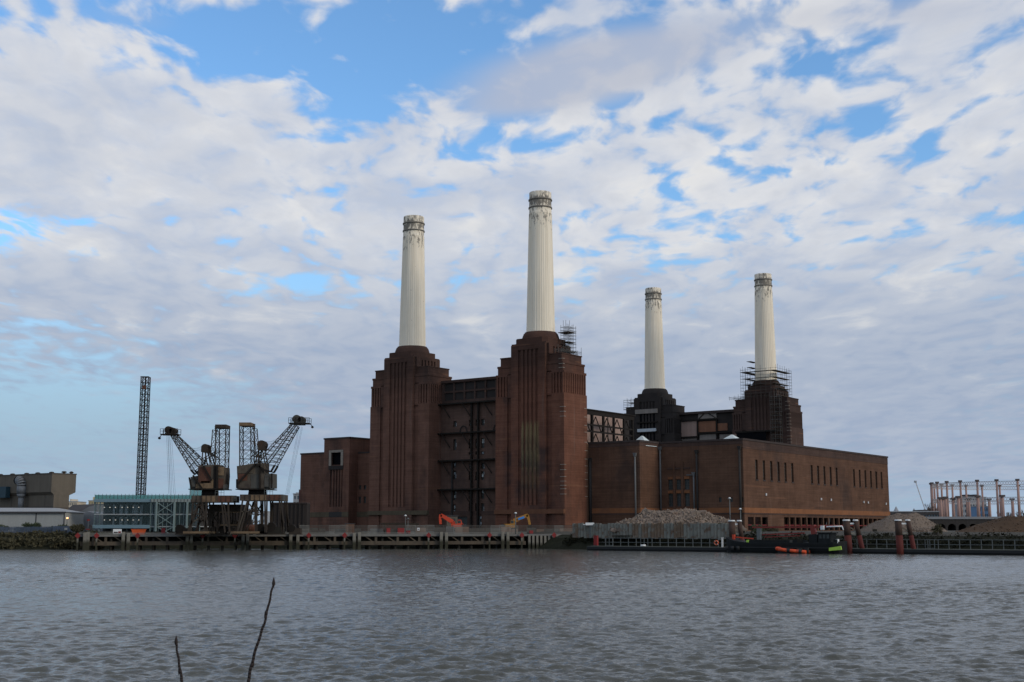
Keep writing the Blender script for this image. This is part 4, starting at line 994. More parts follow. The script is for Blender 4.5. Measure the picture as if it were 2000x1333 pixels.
# ------------------------------------------------------------------ left bank: buildings
def concrete_block():
    c = at(96, 1033, 345); t = thing('concrete_building', 'brown concrete building with overhanging upper storey and roof vents', 'building', (c.x, 345, GZ), -TH)
    zt = at(96, 926, 345).z - GZ; zo = at(96, 961, 345).z - GZ; zl = at(96, 967, 345).z - GZ
    MB().box(-40, 0, 0, 7.6, zo, zt).build('upper_storey', 'concrete', t)
    MB().hexa([(-40, .9, zl), (-.0, .9, zl), (0, 5.7, zl), (-40, 5.7, zl)], [(-40, 0, zo), (0, 0, zo), (0, 7.6, zo), (-40, 7.6, zo)]).build('corbel', 'concrete', t)
    wl = MB().box(-40, -.02, .9, 5.7, 0, zl).build('lower_storey', 'concrete', t)
    MB().box(-40, 0, .82, .9, 6.2, 6.7).box(0, .06, .9, 5.7, 6.2, 6.45).build('joint', 'concrete_joint', wl)
    for x in (-4, -12, -20): MB().box(x, x + .12, .84, .9, 0, zl).build('joint', 'concrete_joint', wl)
    MB().box(-40, .1, -.1, 7.7, zt, zt + .3).build('coping', 'concrete_joint', t)
    for i, x in enumerate((-1.2, -7, -13.6, -19, -26, -32)):
        v = MB().lathe([(.4, zt + .3), (.4, zt + .5), (.75, zt + .55), (.6, zt + .85), (.2, zt + .95)], 14, (x, 4.5)).build('roof_vent', 'rust_steel', t)
    MB().lathe([(.4, zt + .3), (.4, zt + .5), (.75, zt + .55), (.2, zt + .95)], 14, (-.9, 6.6)).build('roof_vent', 'rust_steel', t)
    # bent ventilation duct on the shaded side
    d = MB().tube((-13, -.6, zl - 4.0), (-13, -.6, zl - .6), .75, n=14).tube((-13, -.6, zl - .6), (-13, -.6, zl + .4), .75, 1.3, 14).tube((-13, -.6, zl + .4), (-13, -.6, zl + 2.6), 1.3, n=14)
    for k in range(5):
        a0, a1 = R(18 * k), R(18 * (k + 1)); d.tube((-13 - 1.6 * (1 - math.cos(a0)), -.6, zl + 2.6 + 1.6 * math.sin(a0)), (-13 - 1.6 * (1 - math.cos(a1)), -.6, zl + 2.6 + 1.6 * math.sin(a1)), 1.3, n=14)
    d.build('duct', 'duct', t)
    MB().tube((-14.6, -.6, zl + 4.2), (-15.4, -.6, zl + 4.2), 1.15, n=14).build('duct_mouth', 'void', t)
    MB().box(-26, -19.5, -1.4, 0, zl - .5, zl + 2.6).build('wall_cabin', 'teal_cabin', t)
concrete_block()
def shed(name, label, Y, outline, mt, depth, roof=None, seams=(), ridge=None):
    a = at(outline[0][0], 1040, Y); t = thing(name, label, 'shed', (a.x, Y, GZ))
    pts = [at(u, v, Y) for u, v in outline]; pts = [(p.x, max(p.z, GZ)) for p in pts]
    MB().prism(pts[::-1], 'y', Y, Y + depth).build('wall', mt, t, True)
    for (u, v0, v1) in seams:
        p, q = at(u, v0, Y), at(u, v1, Y); MB().box(p.x - .12, p.x + .12, Y - .08, Y, GZ, p.z).build('downpipe', 'dark_roof', t, True)
    if roof:
        p, q, r_ = roof; A_ = at(*p, Y); B_ = at(*q, Y); h = r_
        MB().hexa([(A_.x, Y - .5, A_.z), (B_.x, Y - .5, B_.z), (B_.x, Y + depth + .5, B_.z), (A_.x, Y + depth + .5, A_.z)],
                  [(A_.x, Y + depth * .35, A_.z + h), (B_.x - 5, Y + depth * .35, B_.z + h), (B_.x - 5, Y + depth * .65, B_.z + h), (A_.x, Y + depth * .65, A_.z + h)]).build('roof', 'shed_roof', t, True)
        MB().box(A_.x, B_.x, Y - .56, Y - .5, A_.z - .35, A_.z + .05).build('gutter', 'dark_roof', t, True)
    return t
shed('storage_shed', 'pale cream metal shed with shallow white roof in front of the concrete building', 322, [(-60, 1045), (127, 1045), (127, 1001), (-60, 1000)], 'shed_pale', 14, ((-60, 1000), (130, 1000.5), 1.1), ((71, 1001, 1045), (126, 1001, 1045)))
shed('storage_shed', 'mid grey gabled shed beside the glass pavilion', 338, [(132, 1045), (196, 1045), (196, 1004), (169, 999), (132, 1014)], 'shed_grey', 16)
shed('storage_shed', 'small blue-grey lean-to above the grey gabled shed', 356, [(154, 1020), (190, 1020), (190, 986), (174, 990), (156, 1001)], 'shed_grey', 10)
def dark_roofed():
    Y = 372; a, b = at(130, 998, Y), at(200, 986, Y); t = thing('warehouse', 'low brown warehouse with a dark sloping roof', 'warehouse', (a.x, Y, GZ))
    MB().box(a.x, b.x, Y, Y + 12, GZ, a.z - .3).build('wall', 'brown_wall', t, True)
    MB().hexa([(a.x-.5, Y-.6, a.z-.3), (b.x, Y-.6, a.z-.3), (b.x, Y+12.5, a.z-.3), (a.x-.5, Y+12.5, a.z-.3)], [(a.x, Y+5, b.z), (b.x, Y+5, b.z+.4), (b.x, Y+7, b.z+.4), (a.x, Y+7, b.z)]).build('roof', 'dark_roof', t, True)
dark_roofed()
def block(name, label, u0, u1, v, Y, mt, depth=14, rows=0, colsn=0, roofbits=(), cat='building'):
    a, b = at(u0, v, Y), at(u1, v, Y); t = thing(name, label, cat, ((a.x + b.x) / 2, Y, GZ)); H = a.z - GZ
    W = b.x - a.x
    hs = []
    if rows:
        for r in range(rows):
            for c in range(colsn):
                x0 = W * (c + .22) / colsn; x1 = W * (c + .78) / colsn; z1 = H - (r + .28) * H / rows * 1.0; z0 = H - (r + .80) * H / rows
                hs.append((x0, x1, max(z0, .2), z1))
    MB().wall((a.x, Y, GZ), (1,0,0), (0,-1,0), W, H, hs, .3).box(a.x + .01, b.x - .01, Y + .5, Y + depth, GZ, GZ + H - .01).build('wall', mt, t, True)
    MB().box(a.x - .2, b.x + .2, Y - .2, Y + depth + .2, GZ + H, GZ + H + .4).build('roof', 'far_grey', t, True)
    for (x0, x1, z0, z1) in hs: MB().box(a.x + x0, a.x + x1, Y + .3, Y + .36, GZ + z0, GZ + z1).build('window', 'far_glass', t, True)
    for (ua, ub, vv, m2) in roofbits:
        p, q = at(ua, vv, Y), at(ub, vv, Y); MB().box(p.x, q.x, Y + 2, Y + depth - 2, GZ + H + .4, p.z).build('roof_hut', m2, t, True)
    return t
block('apartment_block', 'distant cream apartment block behind the dark warehouse roof', 133, 150, 981, 640, 'far_cream', rows=7, colsn=5, roofbits=((134, 137, 975, 'far_cream'),))
block('apartment_block', 'distant stepped yellow apartment block behind the glass pavilion', 173, 192, 979, 640, 'far_yellow', rows=7, colsn=6, roofbits=((179, 190, 971, 'far_yellow'),))
block('apartment_block', 'pale grey balcony block at the left corner of the brick hall', 573, 592, 966, 520, 'far_grey', rows=6, colsn=3, roofbits=((576, 590, 962, 'far_grey'),))
rp = at(583.5, 990, 455)
t = thing('banner', 'tall narrow red banner at the corner of the brick hall', 'banner', (rp.x, 455, GZ))
MB().box(rp.x - .1, rp.x + .1, 455, 455.2, GZ, at(583, 956, 455).z).build('pole', 'rail_grey', t, True)
MB().box(rp.x + .1, rp.x + 1.1, 455.05, 455.12, at(583, 985, 455).z, at(583, 957, 455).z).build('cloth', 'red_paint', t, True)
def dark_store():
    Y = 330; a, b = at(528, 984, Y), at(600, 982, Y); t = thing('coal_store', 'dark weathered wall of the old coal store beside the brick hall', 'building', (a.x, Y, GZ))
    MB().box(a.x, b.x, Y, Y + 5, GZ, a.z).build('wall', 'brick_black', t, True)
    for i in range(9): x = a.x + (b.x - a.x) * i / 9; MB().box(x, x + .35, Y - .25, Y, GZ, a.z - .2).build('buttress', 'brick_black', t, True)
    MB().box(a.x - .1, b.x, Y - .3, Y + 5.2, a.z, a.z + .3).build('coping', 'coping', t, True)
dark_store()
t = shed('storage_shed', 'dark low shed behind the hopper gantry on the jetty', 334, [(404, 1045), (480, 1045), (480, 997), (440, 993), (404, 998)], 'brick_black', 8)

# ---- glass pavilion
def pavilion():
    Y = 322.0; m = lambda u, v, dy=0.0: at(u, v, Y) + Vector((0, dy, 0))
    xl, xm, xr = m(184, 1000).x, m(294, 1000).x, m(392, 1000).x
    z = lambda v: at(280, v, Y).z
    t = thing('glass_pavilion', 'two-storey glass pavilion with teal glass balustrade and steel X braces', 'building', ((xl + xr) / 2, Y, GZ))
    B = lambda mb, n, mt, p=t: mb.build(n, mt, p, True)
    zr, zf, z2, z1, z0 = z(967), z(975), z(1004), z(1032), z(1036)
    z1b = z(1028)
    B(MB().box(xl - .2, xr, Y - .1, Y + 12, z(981), zf), 'roof_slab', 'fascia_blue')
    B(MB().box(xm, xr, Y - .22, Y - .1, z(981), zf), 'fascia', 'fascia_grey')
    for i in range(15): x = xm + (xr - xm) * i / 15; B(MB().box(x, x + .08, Y - .3, Y - .22, z(981), zf), 'fascia_joint', 'dark_roof')
    n = 28
    for i in range(n):
        x0 = xl + (xr - xl) * i / n; x1 = xl + (xr - xl) * (i + 1) / n
        B(MB().box(x0 + .04, x1 - .04, Y - .06, Y - .03, zf, zr), 'balustrade_pane', 'glass_teal')
        B(MB().box(x0 - .03, x0 + .03, Y - .1, Y + .02, zf, zr + .25), 'baluster', 'dark_roof')
    for x in (xl, xr - .05): B(MB().box(x, x + .05, Y, Y + 11.8, zf, zr), 'balustrade_pane', 'glass_teal')
    B(MB().box(xl, xr, Y + 11.75, Y + 11.8, zf, zr), 'balustrade_pane', 'glass_teal')
    # floors
    for zz in (z2, z1b): B(MB().box(xl, xr, Y + .1, Y + 12, zz - .25, zz), 'floor_slab', 'slab')
    B(MB().box(xl - .4, xm, Y - .2, Y + .1, z1b - .55, z1b + .3), 'sill_band', 'fascia_blue')
    B(MB().box(xl, xr, Y + 7.2, Y + 7.5, GZ, z(981)), 'inner_wall', 'gallery_inner')
    for i, u in enumerate((203, 213, 225, 241, 246, 254, 277)):
        for zz, hh in ((z2, 2.4), (z1b, 2.4)):
            x = m(u + (i * 7) % 4, 1012).x; B(MB().box(x, x + (.5, .9, .7)[i % 3], Y + 7.0, Y + 7.2, zz, zz + hh), 'door', 'gallery_door')
    for u in (194, 205, 216, 229, 240, 251, 262):
        for v in (991, 1016): p = m(u, v); B(MB().tube((p.x, Y + 4, p.z - .06), (p.x, Y + 4, p.z + .1), .13, n=8), 'ceiling_lamp', 'lamp_white')
    for u in (184, 194, 294): x = m(u, 1012).x; B(MB().box(x - .12, x + .12, Y + .12, Y + .36, GZ, z(981)), 'column', 'steel_frame_green')
    for u in (306, 341, 366, 390): x = m(u, 1012).x; B(MB().box(x - .22, x + .22, Y - .62, Y - .2, GZ, z(981)), 'column', 'steel_frame_green')
    for (ua, ub) in ((308, 339),):
        for (va, vb) in ((982, 1002), (1006, 1026), (1030, 1046)):
            B(MB().beam(m(ua, va, -.3), m(ub, vb, -.3), .15), 'brace', 'steel_frame_green'); B(MB().beam(m(ua, vb, -.42), m(ub, va, -.42), .15), 'brace', 'steel_frame_green')
    ng = 16
    for i in range(ng):
        x0 = xl + (xm - xl) * i / ng; x1 = xl + (xm - xl) * (i + 1) / ng
        for (za, zb) in ((z1b + .05, z2 - .28), (z2 + .05, z(981) - .02)): B(MB().box(x0 + .03, x1 - .03, Y, Y + .03, za, zb), 'pane', 'glass_clear')
    ng = 12
    for i in range(ng):
        x0 = xm + (xr - xm) * i / ng; x1 = xm + (xr - xm) * (i + 1) / ng
        for (za, zb) in ((GZ + .2, z1b - .3), (z1b + .05, z2 - .28), (z2 + .05, z(981) - .02)): B(MB().box(x0 + .03, x1 - .03, Y, Y + .03, za, zb), 'pane', 'glass_clear')
        B(MB().box(x0 - .05, x0 + .05, Y - .05, Y + .08, GZ, z(981)), 'mullion', 'steel_frame_green')
    B(MB().box(xl + 2, xm, Y + 3, Y + 3.2, GZ, z1b - .3), 'ground_floor_wall', 'gallery_inner')
    for u in (215, 230, 245, 262): x = m(u, 1012).x; B(MB().box(x, x + .3, Y + 1, Y + 1.3, GZ, z1b - .3), 'ground_column', 'rail_grey')
    # stair head above the roof beside the crane
    p, q = m(361, 947), m(392, 967); B(MB().box(p.x, q.x, Y + 5, Y + 8, zf, p.z), 'stair_head', 'glass_teal')
    for u in (361, 368, 375, 384): x = m(u, 1012).x; B(MB().box(x - .05, x + .05, Y + 4.9, Y + 5, zf, p.z), 'mullion', 'fascia_grey')
    gx = m(181, 1012).x; B(MB().box(gx - .5, gx + .1, Y - 1, Y, GZ, z(1026)), 'end_screen', 'dark_roof')
pavilion()
# ---- tall lattice mast of a piling rig behind the pavilion
def mast():
    Y = 342.0; a = at(272, 1033, Y); zt = at(279, 737, Y).z; w_ = 1.0
    t = thing('piling_rig', 'tall dark lattice mast rising behind the glass pavilion', 'mast', (a.x, Y, GZ))
    H = zt - GZ; x = 0
    for i, (z0, z1) in enumerate(((1.2, H*.34), (H*.34, H*.66), (H*.66, H))):
        o = MB().lattice([(-w_, -w_, z0), (w_, -w_, z0), (w_, w_, z0), (-w_, w_, z0)], [(-w_, -w_, z1), (w_, -w_, z1), (w_, w_, z1), (-w_, w_, z1)], 9, .17, .12).build('mast_section', 'dark_steel', t)
        MB().box(-w_-.12, w_+.12, -w_-.12, -w_+.12, z1 - .14, z1 + .1).build('joint_collar', 'dark_steel', o)
    MB().box(-.16, .16, -.16, .16, 1.2, H).build('leader_guide', 'dark_steel', t)
    MB().box(-.5, .5, -1.3, -.7, H - 3.4, H - 2.4).build('rotary_head', 'crane_rust_red', t)
    MB().box(-2.5, 2.5, -1.5, 5.0, .9, 3.2).build('machine_body', 'crane_grey', t)
    for s in (-1, 1): MB().prism([(-2.5, .1), (5.5, .1), (6.0, .5), (5.5, .9), (-2.5, .9), (-3.0, .5)], 'x', s * 2.2 - .45, s * 2.2 + .45).build('track', 'rubber', t)
mast()
# ---- left bank: palisade fence, container, bushes, lamp
t = thing('palisade_fence', 'blue-grey palisade fence on the scrub bank by the cream shed', 'fence', (-170, 309, 3.4))
pl = None
for i in range(58):
    x = i * 1.05
    if pl is None:
        mb = MB()
        for j in range(5): mb.prism([(j*.2, 0), (j*.2+.14, 0), (j*.2+.14, 1.75), (j*.2+.07, 1.95), (j*.2, 1.75)], 'y', -.03, .03)
        mb.box(0, 1.05, .03, .07, .4, .48).box(0, 1.05, .03, .07, 1.4, 1.48)
        pl = mb.build('fence_panel', 'fence_blue', t)
    else: inst(pl, t, (x, 0, rnd.uniform(-.05, .05)))
c = at(118, 1047, 306.5)
t = thing('container', 'blue-grey steel container at the end of the palisade fence', 'container', (c.x, 306.5, 3.3))
MB().box(-2.0, 2.0, 0, 2.2, .1, 2.1).build('body', 'fence_blue', t)
for i in range(9): MB().box(-1.9 + i*.44, -1.72 + i*.44, -.06, 0, .2, 2.0).build('rib', 'fence_blue', t)
MB().box(.9, 1.6, -.1, -.06, 1.2, 1.7).build('notice', 'shed_pale', t)
def bush(label, u, v, Y, rx, rz, n, mt='bush'):
    c = at(u, v, Y); t = thing('bush', label, 'bush', (c.x, Y, 3.6), 0, 'bushes on the left bank')
    tr = MB()
    for k in range(7): tr.tube((rnd.uniform(-.2, .2), 0, -.3), (rnd.uniform(-rx, rx)*.6, rnd.uniform(-.5, .5), rz*rnd.uniform(.8, 1.4)), .07, .02, 5)
    tr.build('stems', 'bark', t)
    ar = [(rnd.uniform(-rx, rx)*.6, rnd.uniform(-.6, .6), rz*rnd.uniform(.5, 1.25), rx*.5, 1.0, rz*.5) for _ in range(7)]
    blades('foliage', ar, mt, n, .26, t, seed=int(u))
bush('low olive bush in front of the cream shed, the widest one', 58, 1035, 313, 2.6, 1.6, 1600)
bush('dark bush by the corner of the cream shed', 112, 1035, 313, 3.0, 1.5, 1800)
bush('small bush against the middle of the cream shed wall', 34, 1038, 313, 1.4, 1.0, 700)
bush('small bush touching the blue container', 85, 1038, 313, 1.7, .9, 800)
bush('twiggy bush at the far end of the cream shed', 4, 1036, 313, 1.8, 1.3, 900)
bush('tall brown scrub bush at the landward end of the jetty', 150, 1043, 303, 2.2, 1.5, 1500, 'scrub')
def lamp_post(label, u, v, Y, zb, mt, lit=None, rr=.09):
    p = at(u, v, Y); t = thing('lamp_post', label, 'lamp post', (p.x, Y, zb)); h = p.z - zb
    MB().tube((0, 0, 0), (0, 0, h), rr * 1.4, rr, 8).build('pole', mt, t)
    MB().box(-.5, .5, -.08, .08, h - .1, h).build('arm', mt, t)
    MB().lathe([(.02, h - .12), (.28, h - .05), (.24, h + .18), (.05, h + .28)], 12).build('lantern', lit or 'white_paint', t)
lamp_post('lit orange street lamp between the cream shed and grey shed', 131.5, 1013, 318, GZ, 'rail_grey', 'lamp_orange')
lamp_post('white topped lamp post beside the barge', 1425, 974, 292, GZ, 'rail_grey')
lamp_post('plain grey post beside the white topped lamp post', 1446, 995, 296, GZ, 'rail_grey')
lamp_post('short pale post leaning by the rubble heap', 1366, 1004, 318, GZ, 'rail_grey')
lamp_post('white floodlight post on the jetty fence', 792, 1008, 306, jz, 'rail_grey', rr=.05)
lamp_post('short grey post next to the floodlight post', 797, 1014, 306, jz, 'rail_grey', 'rail_grey', rr=.05)
lamp_post('thin pale post in front of the orange-yellow digger', 1007, 1003, 306, jz, 'rail_grey')
t = thing('signal_post', 'thin post with red top marks at the landward jetty end', 'signal post', tuple(jw(ju(168), 2, jz)))
MB().tube((0,0,0), (0,0,3.4), .05, n=6).build('pole', 'rail_grey', t); MB().box(-.3, .3, -.05, .05, 3.1, 3.5).build('board', 'red_paint', t); MB().box(-.45, .45, -.05, .05, 1.1, 1.3).build('board', 'red_paint', t)
# ---- small things on the jetty deck near the pavilion
t = thing('notice_board', 'white notice board with red print on the jetty', 'sign', tuple(jw(ju(227), .9, jz)), jrz)
MB().box(-.7, -.6, 0, .08, 0, 1.2).box(.6, .7, 0, .08, 0, 1.2).build('post', 'rail_grey', t); MB().box(-.95, .95, -.05, 0, .15, 1.25).build('board', 'white_paint', t)
MB().box(-.8, .1, -.07, -.05, .35, .65).build('print', 'dark_roof', t); MB().box(.2, .8, -.07, -.05, .3, .75).build('print', 'red_paint', t)
t = thing('skip', 'orange site skip on the jetty near the white notice board', 'skip', tuple(jw(ju(268), 3, jz)), jrz)
MB().hexa([(-1.3,-.8,.1),(1.3,-.8,.1),(1.3,.8,.1),(-1.3,.8,.1)], [(-1.6,-.9,1.15),(1.6,-.9,1.15),(1.6,.9,1.15),(-1.6,.9,1.15)]).build('body', 'orange_paint', t); MB().box(-1.7, 1.7, -1.0, 1.0, 1.15, 1.25).build('rim', 'orange_paint', t)
for (u, lab, mt) in ((765, 'narrow red cabinet on the jetty fence', 'red_paint'), (790, 'broad red cabinet beside the white floodlight post', 'red_paint'), (805, 'low red crate at the foot of the mesh fence', 'red_paint'), (315, 'red cabinet in front of the pavilion braces', 'red_paint'), (1050, 'faded red crate at the end of the jetty', 'red_paint')):
    t = thing('cabinet', lab, 'cabinet', tuple(jw(ju(u), 6.6, jz)), jrz); wd = .8 if 'broad' in lab else .45
    MB().box(-wd, wd, -.3, .3, .15, 1.5 if 'crate' not in lab else .9).build('body', mt, t); MB().box(-wd-.1, wd+.1, -.35, .35, 0, .15).build('plinth', 'dark_roof', t)
t = thing('site_hut', 'small orange-brown site hut against the brick hall', 'hut', tuple(jw(ju(690), 8.8, jz)), jrz)
MB().box(-1.0, 1.0, -.8, .8, 0, 2.4).build('body', 'orange_panel', t); MB().box(-1.15, 1.15, -.95, .95, 2.4, 2.6).build('roof', 'dark_roof', t); MB().box(-.3, .3, -.84, -.8, .1, 1.9).build('door', 'brown_wall', t)
t = thing('notice', 'small white square notice on the mesh fence', 'sign', tuple(jw(ju(826), 7.4, jz + 1.2))); MB().box(-.3, .3, -.04, 0, -.3, .35).build('board', 'white_paint', t); MB().box(-.2, .2, -.05, -.04, -.1, .1).build('print', 'dark_roof', t)
MBp = MB()
t = thing('beam_stack', 'long rusty steel beam laid along the jetty fence', 'beam', tuple(jw(ju(752), 9.2, jz + 1.0)), jrz)
MB().box(0, 9.5, -.25, .25, 1.55, 1.75).build('flange', 'rust_steel', t); MB().box(0, 9.5, -.06, .06, 1.3, 1.55).build('web', 'rust_steel', t)
for x in (.8, 8.4): MB().box(x, x + .3, -.3, .3, -1.0, 1.3).build('trestle', 'rust_steel', t)

# ---- excavators
def excavator(label, u, Y, face, mt, boom, stick, ram='galv', extra=None):
    """boom/stick: measured (u,v) joints; face +1 looks right"""
    m = lambda u_, v_, dy=0.0: at(u_, v_, Y) + Vector((0, dy, 0))
    b = m(u, 1033); t = thing('excavator', label, 'excavator', (b.x, Y, GZ), 0, 'excavators in front of the power station')
    for s in (-1, 1):
        MB().prism([(-1.6, .1), (1.6, .1), (2.0, .45), (1.6, .85), (-1.6, .85), (-2.0, .45)], 'y', s*1.05-.3, s*1.05+.3).build('track', 'rubber', t)
    MB().box(-1.5, 1.5, -1.2, 1.2, .95, 1.9).build('body', mt, t)
    MB().box(-1.7*face - .5, -1.7*face + .5, -1.2, 1.2, 1.0, 1.8).build('counterweight', 'dark_roof', t)
    c = MB().hexa([(.1,-1.2,1.9),(1.3,-1.2,1.9),(1.3,-.1,1.9),(.1,-.1,1.9)], [(.2,-1.15,2.9),(1.0,-1.15,2.9),(1.0,-.15,2.9),(.2,-.15,2.9)]).build('cab', mt, t)
    MB().box(.25, .95, -1.24, -1.19, 2.05, 2.75).build('window', 'window_glass', c)
    def arm(nm, pts, wds, mname, dy):
        mb = MB()
        P = [m(*q, dy) for q in pts]
        for i in range(len(P) - 1):
            d = (P[i+1] - P[i]).normalized(); nn = Vector((-d.z, 0, d.x)); w0, w1 = wds[i]/2, wds[i+1]/2
            q = [P[i]-nn*w0, P[i]+nn*w0, P[i+1]+nn*w1, P[i+1]-nn*w1]
            mb.add([p + Vector((0, -.3, 0)) for p in q] + [p + Vector((0, .3, 0)) for p in q], [(0,1,2,3),(7,6,5,4),(0,4,5,1),(1,5,6,2),(2,6,7,3),(3,7,4,0)])
        return mb.build(nm, mname, t, True)
    bm = arm('boom', boom, [.75 + .35 * (0 < i < len(boom)-1) for i in range(len(boom))], mt, 0)
    st = arm('stick', stick, [.75] + [.6] * (len(stick) - 1), mt, 0)
    p0, p1 = m(*boom[0], -.4), m(*boom[1], -.4); q = (p0 + p1) / 2
    MB().tube(p0 + Vector((0, 0, -.2)), q + Vector((.1*face, 0, -.25)), .1, n=8).build('ram', ram, bm, True)
    e = m(*stick[-1]); MB().prism([(e.x - .5, e.z + .2), (e.x + .4, e.z + .25), (e.x + .5, e.z - .6), (e.x, e.z - .95), (e.x - .6, e.z - .5)], 'y', Y - .5, Y + .5).build('bucket', 'dark_steel', t, True)
    if extra: arm('blue_name_panel', extra[0], [.5, .5], extra[1], -.34)
    return t
excavator('bright red excavator with its boom folded in front of the left tower', 893, 322, -1, 'excavator_red', [(890, 1034), (884, 1020), (861, 1006)], [(861, 1005.5), (859.5, 1013), (861, 1026)])
excavator('orange-yellow excavator with a blue boom panel before the near tower', 996, 324, 1, 'yellow_paint', [(997, 1034), (1004, 1018), (1031, 1006)], [(1030, 1006), (1033, 1016), (1035, 1027)], extra=([(1012, 1014.5), (1024, 1010.5)], 'blue_paint'))
t = thing('site_hut', 'pale boxy site cabin behind the red excavator', 'hut', tuple(at(883, 1033, 345).xy) + (GZ,))
MB().box(-1.4, 1.4, -1, 1, 0, 4.0).build('body', 'concrete', t); MB().box(-1.6, 1.6, -1.2, 1.2, 4.0, 4.25).build('roof', 'dark_roof', t); MB().box(-1.0, .9, -1.04, -1, 2.2, 3.4).build('window', 'window_glass', t)

# ------------------------------------------------------------------ right bank: sheet piling, rubble, heaps
SP0 = Vector((14.5, 306.5, 0)); SP1 = at(1428, 1045, 276); SP1.z = 0
sd_ = (SP1 - SP0).normalized(); sl_ = (SP1 - SP0).length; srz = math.atan2(sd_.y, sd_.x)
t = thing('sheet_pile_wall', 'mottled grey and rust sheet pile wall below the brick hall', 'wall', tuple(SP0 + Vector((0, 0, 3.3))), srz)
sm = [MB().prism([(0, 0), (.28, -.22), (.62, -.22), (.9, 0), (.9, .06), (.65, -.14), (.25, -.14), (0, .06)], 'z', -.6, 2.75).build('sheet_pile', m_, t) for m_ in ('sheet_pile', 'sheet_pile_rust')]
x = 1.8; sm[1].location = (.9, 0, 0); run = 0; which = 0
while x < sl_:
    if run <= 0: which = 1 if rnd.random() < (.2 if x < 18 else .62) else 0; run = rnd.randint(1, 4)
    run -= 1; inst(sm[which], t, (x, rnd.uniform(-.05, .05), rnd.uniform(-.25, .15))); x += .9
# rubble heap behind it
def heap_mesh(name, cx, cy, rx, ry, h, seed, flat=.0, peaks=(), n=70):
    rg = np.random.RandomState(seed); t = np.linspace(-1, 1, n); X, Y = np.meshgrid(t, t)
    Rr = np.sqrt(X**2 + Y**2); Z = np.clip(1 - Rr, 0, 1 - flat) / (1 - flat)
    for (px, py, pr, ph) in peaks: Z = np.maximum(Z, ph * np.clip(1 - np.sqrt((X-px)**2 + (Y-py)**2) / pr, 0, 1))
    N = np.zeros_like(X)
    for k in range(5):
        f = 2.0 * 1.9 ** k; a, b, c, d = rg.rand(4) * 6.28
        N += (np.sin(f * X * 2 + a + np.sin(f * Y + c)) * np.sin(f * Y * 2 + b + np.sin(f * X + d))) / 1.9 ** k
    Z = Z * h * (1 + .10 * N) + .05 * N * (Z > 0)
    V = np.stack([cx + X * rx, cy + Y * ry, np.where(Rr < .98, Z, -.3)], -1).reshape(-1, 3); I = np.arange(n*n).reshape(n, n)
    F = np.stack([I[:-1,:-1], I[:-1,1:], I[1:,1:], I[1:,:-1]], -1).reshape(-1, 4)
    return V, F, (X, Y, Z)
def heap(name, label, cat, loc, rx, ry, h, seed, mt, flat=0, peaks=(), stones=0, size=.3, stone_mat=None):
    t = thing(name, label, cat, loc)
    V, F, (X, Y, Z) = heap_mesh(name, 0, 0, rx, ry, h, seed, flat, peaks)
    o = np_mesh('mound', V, F, mt, True); o.parent = t
    if stones:
        rg = np.random.RandomState(seed + 1); n = X.shape[0]; idx = rg.choice(n*n, stones * 3); zz = Z.ravel()[idx]; keep = idx[zz > .12 * h][:stones]
        base = np.array([(1,0,0),(-1,0,0),(0,1,0),(0,-1,0),(0,0,1),(0,0,-1)], float); tri = [(0,2,4),(2,1,4),(1,3,4),(3,0,4),(2,0,5),(1,2,5),(3,1,5),(0,3,5)]
        VV = []; FF = []
        for i, k in enumerate(keep):
            c = np.array([X.ravel()[k]*rx + rg.uniform(-.1, .1), Y.ravel()[k]*ry + rg.uniform(-.1, .1), Z.ravel()[k] + size*.15])
            s = size * (.35 + 1.1 * rg.rand()**2.0); M_ = rg.normal(size=(3, 3)); q, _ = np.linalg.qr(M_); sc_ = np.array([1, .6 + .5*rg.rand(), .45 + .5*rg.rand()]) * s
            VV.append((base * (.8 + .5*rg.rand(6, 1)) * sc_) @ q + c); FF += [tuple(j + 6*i for j in f) for f in tri]
        VV = np.concatenate(VV); mb = MB(); mb.v = [tuple(p) for p in VV]; mb.f = FF; mb.sm = [False]*len(FF)
        s_ = mb.build('stones', stone_mat or mt, t); tag(s_, kind='stuff')
    return t
pr_ = at(1318, 1040, 304); heap('rubble_heap', 'pale broken brick and concrete rubble heaped behind the sheet pile wall', 'rubble heap', (pr_.x, 303, 3.6), 15.5, 9, 5.0, 11, 'rubble', .45,
    ((-.55, -.2, .75, .72), (.60, -.2, .7, .72), (-.05, 0, .5, 1.0)), 5200, .5, 'rubble')
pr_ = at(1768, 1040, 320); heap('gravel_heap', 'broad pale brown gravel heap at the corner of the brick hall', 'gravel heap', (pr_.x, 322, GZ), 11, 11, 4.3, 21, 'heap_gravel', .30, (), 1500, .16)
pr_ = at(1950, 1040, 262); heap('earth_heap', 'large dark brown earth heap in front of the railway viaduct', 'earth heap', (112.5, 270, GZ - .5), 20, 12, 3.35, 31, 'heap_earth', .42, ((-.62, -.1, .4, .42),), 900, .22)
pr_ = at(1855, 1045, 268); heap('earth_heap', 'low reddish spoil ridge between the gravel heap and the brown earth heap', 'earth heap', (pr_.x, 285, GZ - .4), 6, 5, 1.0, 41, 'heap_earth', .4, ((-.5, 0, .5, .6),), 700, .22, 'rubble')

